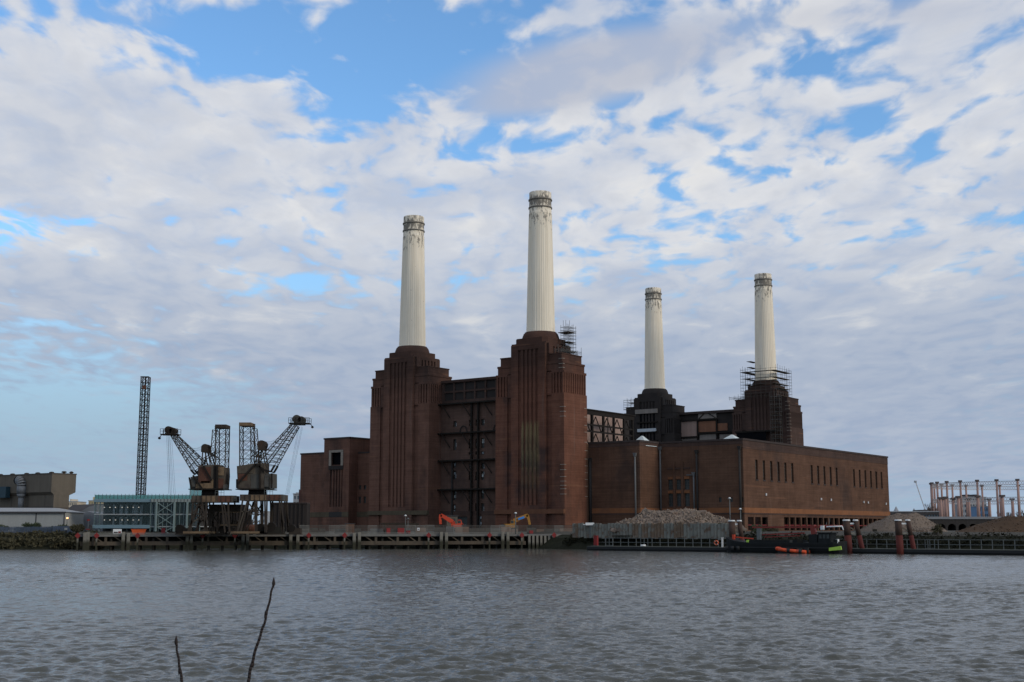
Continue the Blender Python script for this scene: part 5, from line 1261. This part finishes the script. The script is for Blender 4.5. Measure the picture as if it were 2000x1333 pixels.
# ---- pontoons, dolphins, barge
PD = Vector((math.cos(-.624), math.sin(-.624), 0)); PL = onz(1147, 1075.5)
def pu(u, off=0.0):
    n = Vector((-PD.y, PD.x, 0)); lo, hi = -40.0, 160.0
    for _ in range(50):
        m_ = (lo + hi)/2; p = PL + PD*m_ + n*off; uu = 1000 + FPX*p.x/(p.y*math.cos(PITCH) - CAM_Z*math.sin(PITCH))
        if uu < u: lo = m_
        else: hi = m_
    return (lo + hi)/2
PN = Vector((-PD.y, PD.x, 0)); prz = math.atan2(PD.y, PD.x)
def pontoon(label, s0, s1, gates):
    t = thing('pontoon', label, 'pontoon', tuple(PL + PD*s0), prz, 'floating pontoons'); Ln = s1 - s0
    MB().prism([(0, -.4), (Ln, -.4), (Ln, .85), (0, .85)], 'y', 0, 4.2).build('hull', 'pontoon_black', t)
    MB().box(-.05, Ln+.05, -.1, 4.3, .85, .98).build('deck', 'pontoon_deck', t)
    MB().box(0, Ln, -.22, -.1, .35, .8).build('rubbing_strake', 'rubber', t)
    po = None; x = .3
    while x < Ln:
        if po is None: po = MB().box(-.06, .06, 3.9, 4.02, .98, 2.75).build('rail_post', 'rail_grey', t); po.location = (x, 0, 0)
        else: inst(po, t, (x, 0, 0))
        x += 2.0
    for z in (1.75, 2.68): MB().box(.3, Ln-.2, 3.92, 4.0, z, z+.10).build('rail', 'rail_grey', t)
    for gx in gates:
        mb = MB()
        for k in (0, .9, 1.8): mb.box(gx+k-.06, gx+k+.06, 3.8, 3.9, .98, 2.75)
        mb.box(gx, gx+1.8, 3.82, 3.88, 2.65, 2.75).box(gx, gx+1.8, 3.82, 3.88, 1.75, 1.85).box(gx, gx+1.8, 3.82, 3.88, 1.05, 1.15); mb.build('gate', 'rail_grey', t)
    return t
sA, sB, sC = pu(1147), pu(1440), pu(1600)
pontoon('black floating pontoon with a railing between the jetty and the barge', sA, sB, (2.5, 11.5))
pontoon('long black floating pontoon with a railing below the heaps', sC, pu(2150), (pu(1795)-sC,))
t = thing('cabinet', 'tall red cabinet at the jetty end of the pontoon', 'cabinet', tuple(PL + PD*(sA+.7) + PN*2.6 + Vector((0, 0, .98))), prz)
MB().box(-.42, .42, -.35, .35, .1, 2.3).build('body', 'red_paint', t); MB().box(-.5, .5, -.42, .42, 0, .1).build('plinth', 'dark_roof', t); MB().box(-.3, .3, -.38, -.35, .4, 2.0).build('door', 'red_paint', t)
def lifebuoy(label, u):
    p = PL + PD*pu(u, 3.8) + PN*3.8; t = thing('lifebuoy', label, 'lifebuoy', (p.x, p.y, 1.85), prz); mb = MB()
    n1, n2, R1, R2 = 20, 8, .42, .13; vs = []
    for i in range(n1):
        a = 2*math.pi*i/n1
        for j in range(n2): b = 2*math.pi*j/n2; vs.append(((R1+R2*math.cos(b))*math.cos(a), R2*math.sin(b) - .1, (R1+R2*math.cos(b))*math.sin(a)))
    mb.add(vs, [(i*n2+j, i*n2+(j+1) % n2, ((i+1) % n1)*n2+(j+1) % n2, ((i+1) % n1)*n2+j) for i in range(n1) for j in range(n2)], True)
    mb.build('ring', 'orange_paint', t)
    for k in range(4): a = R(45 + 90*k); MB().beam((R1*math.cos(a), -.1, R1*math.sin(a)), (R1*math.cos(a)*1.001 + .04, -.1, R1*math.sin(a) + .04), .29).build('band', 'white_paint', t)
lifebuoy('orange lifebuoy on the pontoon railing by the barge bow', 1400)
t = thing('bollard_pile', 'white mooring post at the barge bow', 'mooring post', tuple(PL + PD*pu(1408) + PN*.8 + Vector((0, 0, .98)))); MB().box(-.18, .18, -.18, .18, 0, 1.9).build('post', 'white_paint', t); MB().box(-.25, .25, -.25, .25, 1.9, 2.0).build('cap', 'white_paint', t)
t = thing('mooring_float', 'small white float lying on the pontoon edge', 'float', tuple(PL + PD*pu(1254) + PN*.5 + Vector((0, 0, 1.08)))); MB().tube((-.55, 0, .1), (.55, 0, .1), .2, n=10).build('float', 'white_paint', t); MB().tube((.5, 0, .1), (.8, 0, .1), .06, n=6).build('eye', 'rail_grey', t)
def dolphin(label, pts, Y, vt, vred, vb):
    a = at(pts[0][0], vb, Y); t = thing('dolphin_pile', label, 'mooring piles', (a.x, Y, -1.0), 0, 'red and rust mooring piles')
    z = lambda v: at(1400, v, Y).z
    for i, (ut, ub, r_) in enumerate(pts):
        p, q = at(ut, vt, Y), at(ub, vb, Y); p.y = q.y = Y; f = (z(vred) - q.z)/(p.z - q.z); mid = q.lerp(p, f); low = q + (q - p).normalized()*2.5
        o = MB().tube(mid, p, r_, r_*.97, 16).build('pile', 'dolphin_rust', t, True)
        MB().tube(low, mid, r_*1.005, r_*1.005, 16).build('painted_foot', 'dolphin_red', o, True)
        MB().tube(p, p + Vector((0, 0, .28)), r_*1.12, r_*.95, 16).build('cap', 'white_paint', o, True)
    (u0, b0, r0), (u1, b1, r1) = pts; f = lambda u, v: at(u, v, Y)
    w0 = r0/ (Y/FPX); 
    MB().beam(f(u0+w0*.5, vt+5), f(u1, vt+5), .3).build('tie', 'white_paint', t, True); MB().beam(f(u0+w0*.6, vt+24), f(u1+3, vt+24), .3).build('tie', 'timber_pale', t, True)
    MB().beam(f(u0+w0*.6, vt+11), f(u1+2, vt+20), .26).build('tie', 'timber', t, True)
dolphin('pair of mooring piles rising behind the barge bow', ((1429, 1432, .70), (1444, 1451, .50)), 264, 1019, 1052, 1070)
dolphin('pair of rusty mooring piles beside the barge stern', ((1653, 1658, .68), (1671, 1684, .48)), 250, 1018, 1046, 1072)
dolphin('pair of rusty mooring piles before the gravel heap', ((1754, 1758, .66), (1773, 1785, .46)), 244, 1018, 1046, 1074)
# barge
def barge():
    s0, s1 = pu(1413, -5), pu(1645, -5); O = PL - PN*5.2 + PD*s0; Ln = s1 - s0
    t = thing('barge', 'long black work barge carrying a red folded crane boom', 'barge', tuple(O), prz); W = 4.6; n = 30
    vs = []; fs = []
    prof = [(-.4, .72), (.35, .92), (1.15, 1.0), (1.35, 1.0)]
    for i in range(n + 1):
        f = i/n; x = f*Ln; e = min(1, (f/.06))**.6 * min(1, ((1-f)/.05))**.6; sheer = 1.05*max(0, 1 - f/.22)**2 + .35*max(0, (f-.8)/.2)**2
        e = max(e, .30)
        ring = [(x, W/2 - W/2*e*k, -.5 if j == 0 else z*1.55 + sheer*(j/3)) for j, (z, k) in enumerate(prof)]
        ring += [(q[0], W - q[1], q[2]) for q in ring[::-1]]; vs += ring
    m_ = 8
    for i in range(n):
        for j in range(m_-1): fs.append((i*m_+j, (i+1)*m_+j, (i+1)*m_+j+1, i*m_+j+1))
    fs += [tuple(range(m_)), tuple(range(n*m_, n*m_+m_))[::-1]]
    MB().add(vs, fs).build('hull', 'hull_black', t)
    MB().box(Ln*.2, Ln*.66, .55, W-.55, 1.5, 2.0).build('hatch_coaming', 'hull_black', t)
    for i in range(9): x = Ln*(.2 + .051*i); MB().box(x, x + Ln*.045, .75, W-.75, 2.0, 2.12).build('hatch_board', 'jetty_dark', t)
    MB().box(Ln*.03, Ln*.97, -.12, .0, 1.0, 1.2).build('rubbing_strake', 'rubber', t)
    w_ = MB().box(Ln*.80, Ln*.90, .8, W-.8, 1.5, 3.4).build('wheelhouse', 'hull_black', t)
    MB().box(Ln*.785, Ln*.915, .6, W-.6, 3.4, 3.6).build('wheelhouse_roof', 'hull_black', w_)
    for k in range(3): MB().box(Ln*(.81+.03*k), Ln*(.83+.03*k), .75, .8, 2.4, 3.2).build('window', 'window_glass', w_)
    MB().box(Ln*.72, Ln*.79, 1, W-1, 1.5, 3.2).build('engine_casing', 'hull_black', t)
    # red boom, resting on a grey post
    bz = 4.55; MB().beam((Ln*.225, 2.2, bz), (Ln*.90, 2.2, bz+.1), .42, .34).build('boom', 'boom_red', t)
    MB().beam((Ln*.30, 2.6, 3.1), (Ln*.66, 2.6, 3.45), .28).beam((Ln*.32, 2.6, 2.6), (Ln*.62, 2.6, 2.9), .2).build('stabiliser_arm', 'boom_red', t)
    MB().box(Ln*.265, Ln*.295, 1.9, 2.6, 1.5, 4.35).build('boom_rest', 'rail_grey', t)
    MB().beam((Ln*.07, 2.2, 2.6), (Ln*.23, 2.2, 2.3), .22).beam((Ln*.06, 2.0, 2.1), (Ln*.06, 2.0, 3.1), .5).build('anchor_winch', 'excavator_red', t)
    MB().beam((Ln*.745, 2.3, 3.2), (Ln*.735, 2.3, 5.0), .9, .9).build('crane_pedestal', 'boom_red', t)
    for f, z0, z1, r_ in ((.84, 4.1, 5.5, .05), (.868, 4.1, 6.3, .04), (.80, 1.6, 4.6, .06)): MB().tube((Ln*f, 2.2, z0), (Ln*f + .3, 2.2, z1), r_, n=6).build('aerial', 'rail_grey', t)
    MB().tube((Ln*.86, 1.6, 4.65), (Ln*.985, 1.6, 4.75), .14, n=8).tube((Ln*.985, 1.6, 4.75), (Ln*.995, 1.6, 4.0), .12, n=8).build('white_pipe', 'white_paint', t)
    MB().box(Ln*.815, Ln*.84, 1.2, 1.8, 4.1, 4.9).build('searchlight_box', 'white_paint', t)
    for (f, z_, w2, mt_) in ((.60, 1.6, .8, 'hull_black'), (.63, 1.7, 1.0, 'jetty_dark'), (.57, 1.55, .6, 'crane_grey'), (.93, 1.7, .8, 'hull_black'), (.95, 1.75, .4, 'white_paint'), (.20, 1.5, .5, 'lime_paint')):
        MB().box(Ln*f, Ln*f + w2, .4, 1.1, z_ - .2, z_ + .55).build('deck_gear', mt_, t)
    y0 = -.35
    MB().hexa([(Ln*.905, y0-.1, .55), (Ln*1.005, y0-.1, .8), (Ln*1.005, y0+.2, .8), (Ln*.905, y0+.2, .55)], [(Ln*.905, y0-.1, 1.15), (Ln*1.0, y0-.1, 1.5), (Ln*1.0, y0+.2, 1.5), (Ln*.905, y0+.2, 1.15)]).build('lime_fender_board', 'lime_paint', t)
    for k in range(3): a = Ln*(.04 + k*.05); MB().tube((a, -.28, .5), (a, -.28, 1.3), .3, n=12).build('tyre_fender', 'rubber', t)
    for ch in t.children:
        if ch.name.split('.')[0] not in ('hull', 'rubbing_strake', 'tyre_fender', 'lime_fender_board'): ch.location.z += .5
    return O, Ln
BO, BL = barge()
def dinghy():
    o = BO + PD*(BL*.49) - PN*1.5; t = thing('inflatable_dinghy', 'bright orange inflatable dinghy tied alongside the black barge', 'dinghy', (o.x, o.y, .0), prz)
    mb = MB(); pts = [(0, .2, .95), (.5, -.25, .85), (2.2, -.35, .62), (4.4, -.35, .45), (6.3, -.3, .32)]
    for sgn, yo in ((1, 0), (-1, 1.5)):
        P = [Vector((x, yo + sgn*y, z)) for x, y, z in pts]
        for a, b in zip(P, P[1:]): mb.tube(a, b, .33, .33, 12)
        e = MB(); 
    mb.tube((0, .2, .95), (0, 1.3, .95), .33, n=12).build('tube', 'orange_tube', t)
    MB().hexa([(.3,-.1,.1),(6.0,-.1,0),(6.0,1.6,0),(.3,1.6,.1)], [(.3,-.1,.6),(6.0,-.1,.25),(6.0,1.6,.25),(.3,1.6,.6)]).build('floor', 'rubber', t)
    for x in (2.45, 4.9): MB().tube((x, -.35, .62 - (x-2.45)*.09), (x + .65, -.35, .57 - (x-2.45)*.09), .36, n=12).build('patch', 'rubber', t)
    MB().box(5.6, 6.4, .4, 1.0, .2, 1.15).build('outboard_motor', 'rubber', t); MB().box(4.2, 5.0, .2, 1.1, .3, .95).build('seat', 'crane_grey', t)
dinghy()
t = thing('loading_boom', 'slanting orange steel boom on the bank behind the barge bow', 'boom', tuple(at(1397, 1052, 283)))
MB().beam(at(1389, 1030, 283), at(1410, 1043, 283), .25).build('arm', 'orange_panel', t, True); p = at(1410, 1043, 283); MB().box(p.x - .5, p.x + .3, 282.7, 283.3, 2.2, p.z).build('stand', 'rust_steel', t, True)
t = thing('white_cabin_boat', 'small white flat-topped cabin against the sheet pile wall', 'cabin', tuple(at(1153, 1040, 302.5).xy) + (3.2,))
MB().box(-1.1, .9, -.7, .7, 2.4, 3.0).build('top', 'white_paint', t); MB().box(-1.7, -1.1, -.4, .4, 2.45, 2.65).build('ledge', 'white_paint', t); MB().box(-.2, .2, -.2, .2, -.6, 2.4).build('stand', 'rail_grey', t)
t = thing('timber_post', 'short dark post in front of the gravel heap', 'post', tuple(at(1709, 1044, 300).xy) + (3.6,)); a, b = at(1705, 1034, 300), at(1713, 1048, 300); MB().box(-.45, .45, -.3, .3, -.3, a.z - 3.6).build('post', 'jetty_dark', t); MB().box(-.5, .5, -.35, .35, a.z - 3.6, a.z - 3.5).build('cap', 'timber', t)
# bushes on the bank to the right of the rubble
for (u, Y, lab, n, rx) in ((1405, 290, 'dark weedy bush at the end of the rubble heap', 1600, 2.6), (1480, 300, 'low grey-green bush under the first base openings', 1200, 2.4), (1505, 312, 'twiggy bare bush against the brick hall plinth', 1100, 2.2), (1830, 262, 'scrubby brown bush at the foot of the gravel heap', 500, 1.2)):
    c = at(u, 1040, Y); t = thing('bush', lab, 'bush', (c.x, Y, 3.4), 0, 'bushes on the right bank'); tr = MB()
    for k in range(6): tr.tube((rnd.uniform(-.3, .3), 0, -.3), (rnd.uniform(-rx, rx)*.6, rnd.uniform(-.4, .4), rnd.uniform(1.2, 2.6)), .06, .02, 5)
    tr.build('stems', 'bark', t); blades('foliage', [(rnd.uniform(-rx, rx)*.6, rnd.uniform(-.6, .6), rnd.uniform(.5, 1.9), rx*.5, .9, .8) for _ in range(7)], 'scrub' if 'brown' in lab or 'bare' in lab else 'bush', n, .24, t, seed=int(u))

# ------------------------------------------------------------------ far right: viaduct, gasholders, skyline
def viaduct():
    Y = 470.0; z = at(1850, 1009.5, Y).z; xa, xb = at(1700, 1012, Y).x, at(2250, 1012, Y).x
    t = thing('railway_viaduct', 'long dark brick railway viaduct with arches and grey parapet', 'viaduct', ((xa + xb)/2, Y, GZ))
    H = z - GZ - .9; bay = 3.9 * 1.0; pw = .9; n = int((xb - xa)/bay); mb = MB()
    ox = at(1848, 1012, Y).x; s0 = ox - math.floor((ox - xa)/bay)*bay
    mb2 = MB()
    for i in range(n):
        x0 = s0 + i*bay; r_ = (bay - pw)/2; c = x0 + bay/2; sp = H - r_ - 1.7
        pts = [(x0, 0), (c - r_, 0), (c - r_, sp)] + [(c - r_*math.cos(R(15*k)), sp + r_*math.sin(R(15*k))) for k in range(1, 12)] + [(c + r_, sp), (c + r_, 0), (x0 + bay, 0), (x0 + bay, H), (x0, H)]
        o = MB(); P = [(x, q + GZ) for x, q in pts]
        m_ = len(P); o.add([(x, Y, q) for x, q in P] + [(x, Y + 6, q) for x, q in P], [(i_, (i_+1) % m_, (i_+1) % m_ + m_, i_ + m_) for i_ in range(m_)])
        k0 = m_ - 2   # faces split into strips so that the arch stays open
        top = [p for p in P[2:14]]
        for a, b in zip(top, top[1:]): o.add([(a[0], Y, a[1]), (b[0], Y, b[1]), (b[0], Y, GZ + H), (a[0], Y, GZ + H)], [(0,1,2,3)])
        for (xa_, xb_) in ((x0, c - r_), (c + r_, x0 + bay)): o.add([(xa_, Y, GZ), (xb_, Y, GZ), (xb_, Y, GZ + H), (xa_, Y, GZ + H)], [(0,1,2,3)])
        o.build('arch', 'viaduct_brick', t, True)
        MB().box(c - r_, c + r_, Y + 5.0, Y + 5.1, GZ, GZ + H - 1.6).build('arch_back', 'void', t, True)
    MB().box(s0, s0 + n*bay, Y - .35, Y + 6.3, GZ + H, GZ + H + .35).build('string_course', 'parapet', t, True)
    MB().box(s0, s0 + n*bay, Y - .2, Y + .2, GZ + H + .35, GZ + H + .9).build('parapet', 'parapet', t, True)
viaduct()
def gasholder(label, u0, Y, rad, n, vt, vb, cw, mt, girders, phase, capmat='gas_dark', ground=GZ):
    cy = Y + rad*.35; a = at(u0, 1000, cy); cx = a.x + rad
    t = thing('gasholder', label, 'gasholder', (cx, cy, GZ)); zt = at(u0 + 60, vt, cy).z - GZ
    P = []
    c0 = None
    for i in range(n):
        an = 2*math.pi*(i + phase)/n; x, y = rad*math.cos(an), rad*math.sin(an); P.append((x, y))
        if c0 is None:
            c0 = MB().tube((0,0,0), (0,0,zt), cw*1.05, cw*.8, 12).build('column', mt, t); c0.location = (x, y, 0)
            cp = MB().box(-cw*1.25, cw*1.25, -cw*1.25, cw*1.25, zt - .2, zt + .6).build('capital', capmat, c0)
        else: c = inst(c0, t, (x, y, 0)); inst(cp, c)
    for zf in girders:
        z = zt*zf
        for i in range(n):
            p, q = P[i], P[(i+1) % n]; mb = MB(); d = 1.7
            mb.beam((*p, z), (*q, z), .22).beam((*p, z - d), (*q, z - d), .22); k = 8
            for j in range(k):
                f0, f1 = j/k, (j+1)/k; l = lambda f, zz: (p[0] + (q[0]-p[0])*f, p[1] + (q[1]-p[1])*f, zz)
                mb.beam(l(f0, z), l(f1, z - d), .13).beam(l(f0, z - d), l(f1, z), .13)
            mb.build('girder', 'gas_pale', t)
    return t
gasholder('tall pink gasholder frame with double lattice girders above the viaduct', 1829, 600, 40, 28, 944, 1010, .58, 'gas_pink', (.985, .66), .3)
gasholder('lower gasholder with stout pale pink columns in front of the taller frame', 1846, 560, 34, 20, 973, 1010, .8, 'gas_pink', (), .12)
block('office_block', 'grey blue office building seen through the gasholder columns', 1876, 1926, 972, 690, 'far_grey', rows=6, colsn=9, roofbits=((1890, 1896, 966, 'dark_roof'), (1904, 1912, 966, 'dark_roof')))
block('office_block', 'low blue building beyond the viaduct inside the gasholder', 1912, 1934, 990, 660, 'far_blue', rows=4, colsn=5)
block('train_shed', 'long low dark station shed beside the brick hall', 1737, 1834, 1000.5, 560, 'dark_roof', rows=2, colsn=18, roofbits=((1800, 1815, 996, 'dark_roof'),))
for (u, v) in ((1750, 989), (1785, 993)):
    p = at(u, v, 610); t = thing('church_spire', 'tiny grey spire above the train shed' if u == 1750 else 'tiny grey turret above the train shed', 'spire', (p.x, 610, GZ)); h = p.z - GZ
    MB().box(-1.4, 1.4, -1.4, 1.4, 0, h*.72).build('tower', 'far_grey', t); MB().lathe([(1.7, h*.72), (.05, h)], 8).build('spire', 'far_grey', t)
def far_crane():
    Y = 900; b, e = at(1806, 994, Y), at(1788, 941, Y); t = thing('tower_crane', 'distant thin crane jib leaning above the train shed', 'crane', (b.x, Y, GZ))
    MB().beam((b.x, Y, GZ), b, 1.0).build('mast', 'far_grey', t, True); MB().beam(b, e, .45).build('jib', 'gas_pale', t, True); MB().box(e.x-.9, e.x+.7, Y-.5, Y+.5, e.z-.8, e.z+.6).build('head', 'far_grey', t, True)
far_crane()
def bare_tree(label, u, v, Y, h, mt, n=90, spread=.5):
    p = at(u, v, Y); t = thing('bare_tree', label, 'tree', (p.x, Y, GZ), 0, 'leafless trees beyond the yard'); H = p.z - GZ
    rg = random.Random(int(u)); MB().tube((0,0,-.3), (rg.uniform(-.3,.3), 0, H*.42), H*.03, H*.018, 7).build('trunk', 'bark', t)
    mb = MB()
    def br(p, d, l, r_, k):
        q = p + d*l; mb.beam(p, q, r_)
        if k == 0: return
        for _ in range(3 if k > 1 else 4):
            d2 = (d + Vector((rg.uniform(-1,1), rg.uniform(-1,1), rg.uniform(-.35,.8)))*spread).normalized(); br(p.lerp(q, rg.uniform(.5, 1)), d2, l*rg.uniform(.55,.8), max(r_*.62, .05), k-1)
    for _ in range(6): br(Vector((0,0,H*rg.uniform(.28,.42))), Vector((rg.uniform(-.8,.8), rg.uniform(-.8,.8), 1)).normalized(), H*.25, H*.014, 4)
    mb.build('crown', mt, t)
bare_tree('round-crowned bare tree beside the gasholder', 1822, 981, 620, 12, 'far_twigs')
bare_tree('slender bare tree between the train shed and gasholder', 1834, 986, 640, 12, 'far_twigs')
bare_tree('bare tree behind the right-hand gasholder columns', 1962, 993, 700, 12, 'far_twigs')
bare_tree('bare tree at the outer edge of the gasholder', 1992, 992, 690, 12, 'far_twigs')
bare_tree('thin bare tree seen under the crane portal', 493, 985, 400, 12, 'far_twigs')
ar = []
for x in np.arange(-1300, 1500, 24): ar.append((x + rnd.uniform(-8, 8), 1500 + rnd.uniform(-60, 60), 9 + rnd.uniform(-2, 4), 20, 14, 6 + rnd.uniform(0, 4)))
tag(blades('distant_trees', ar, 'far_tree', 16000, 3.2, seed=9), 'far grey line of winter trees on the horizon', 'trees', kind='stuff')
block('apartment_block', 'far pale block seen between the crane portal legs', 508, 522, 1000, 700, 'far_grey', rows=3, colsn=3)
t = thing('site_van', 'dark red site tank standing under the crane portal', 'tank', tuple(at(490, 1033, 300).xy) + (jz,)); MB().tube((-1.6, 0, 1.3), (1.6, 0, 1.3), 1.0, n=18).build('tank', 'crane_rust_red', t); MB().box(-1.4, 1.4, -.6, .6, 0, .5).build('cradle', 'rust_steel', t)

# ------------------------------------------------------------------ foreground twigs on the near embankment
def twig(label, path, Y, r0):
    P = [at(u, v, Y) for u, v in path]; b = P[-1]; t = thing('bare_twig', label, 'twig', (b.x, Y, 3.2)); mb = MB()
    d = (P[-1] - P[-2]); g0 = P[-1] + Vector((d.x*.6, 0, -.5)); P += [g0, Vector((g0.x - .05, Y, 3.15))]
    n = len(P)
    for i in range(n - 1):
        ra = r0*(.62 + .6*i/n); rb = r0*(.62 + .6*(i+1)/n); k = 4
        for j in range(k):
            wob = lambda f: Vector((r0*.22*math.sin(5*f), 0, 0)); f0, f1 = j/k, (j+1)/k
            mb.tube(P[i].lerp(P[i+1], f0) + wob(f0 + i), P[i].lerp(P[i+1], f1) + wob(f1 + i), ra + (rb-ra)*f0, ra + (rb-ra)*f1, 8)
    mb.build('stem', 'twig', t, True)
    for i in (0, 2, 5) if n > 8 else (0, 2):
        c = P[i] if i == 0 else P[i].lerp(P[i+1], .5); s = 1 if i % 2 else -1; rr = r0*(.95 if i == 0 else .55)
        MB().lathe([(rr*.2, -.016), (rr*1.15, -.006), (rr*.95, .004), (rr*.15, .016)], 8).build('bud', 'twig', t).location = (c.x - b.x + (0 if i == 0 else s*r0*.7), 0, c.z - 3.2)
twig('tall bare twig sticking up in front of the water', [(534.5, 1138), (530, 1157), (524, 1185), (516, 1219), (508, 1242), (496, 1281), (489, 1310), (483, 1340)], 4.2, .0052)
twig('short bare twig with a swollen tip in front of the water', [(344, 1252), (346, 1272), (350, 1297), (354, 1322), (357, 1340)], 4.0, .0050)
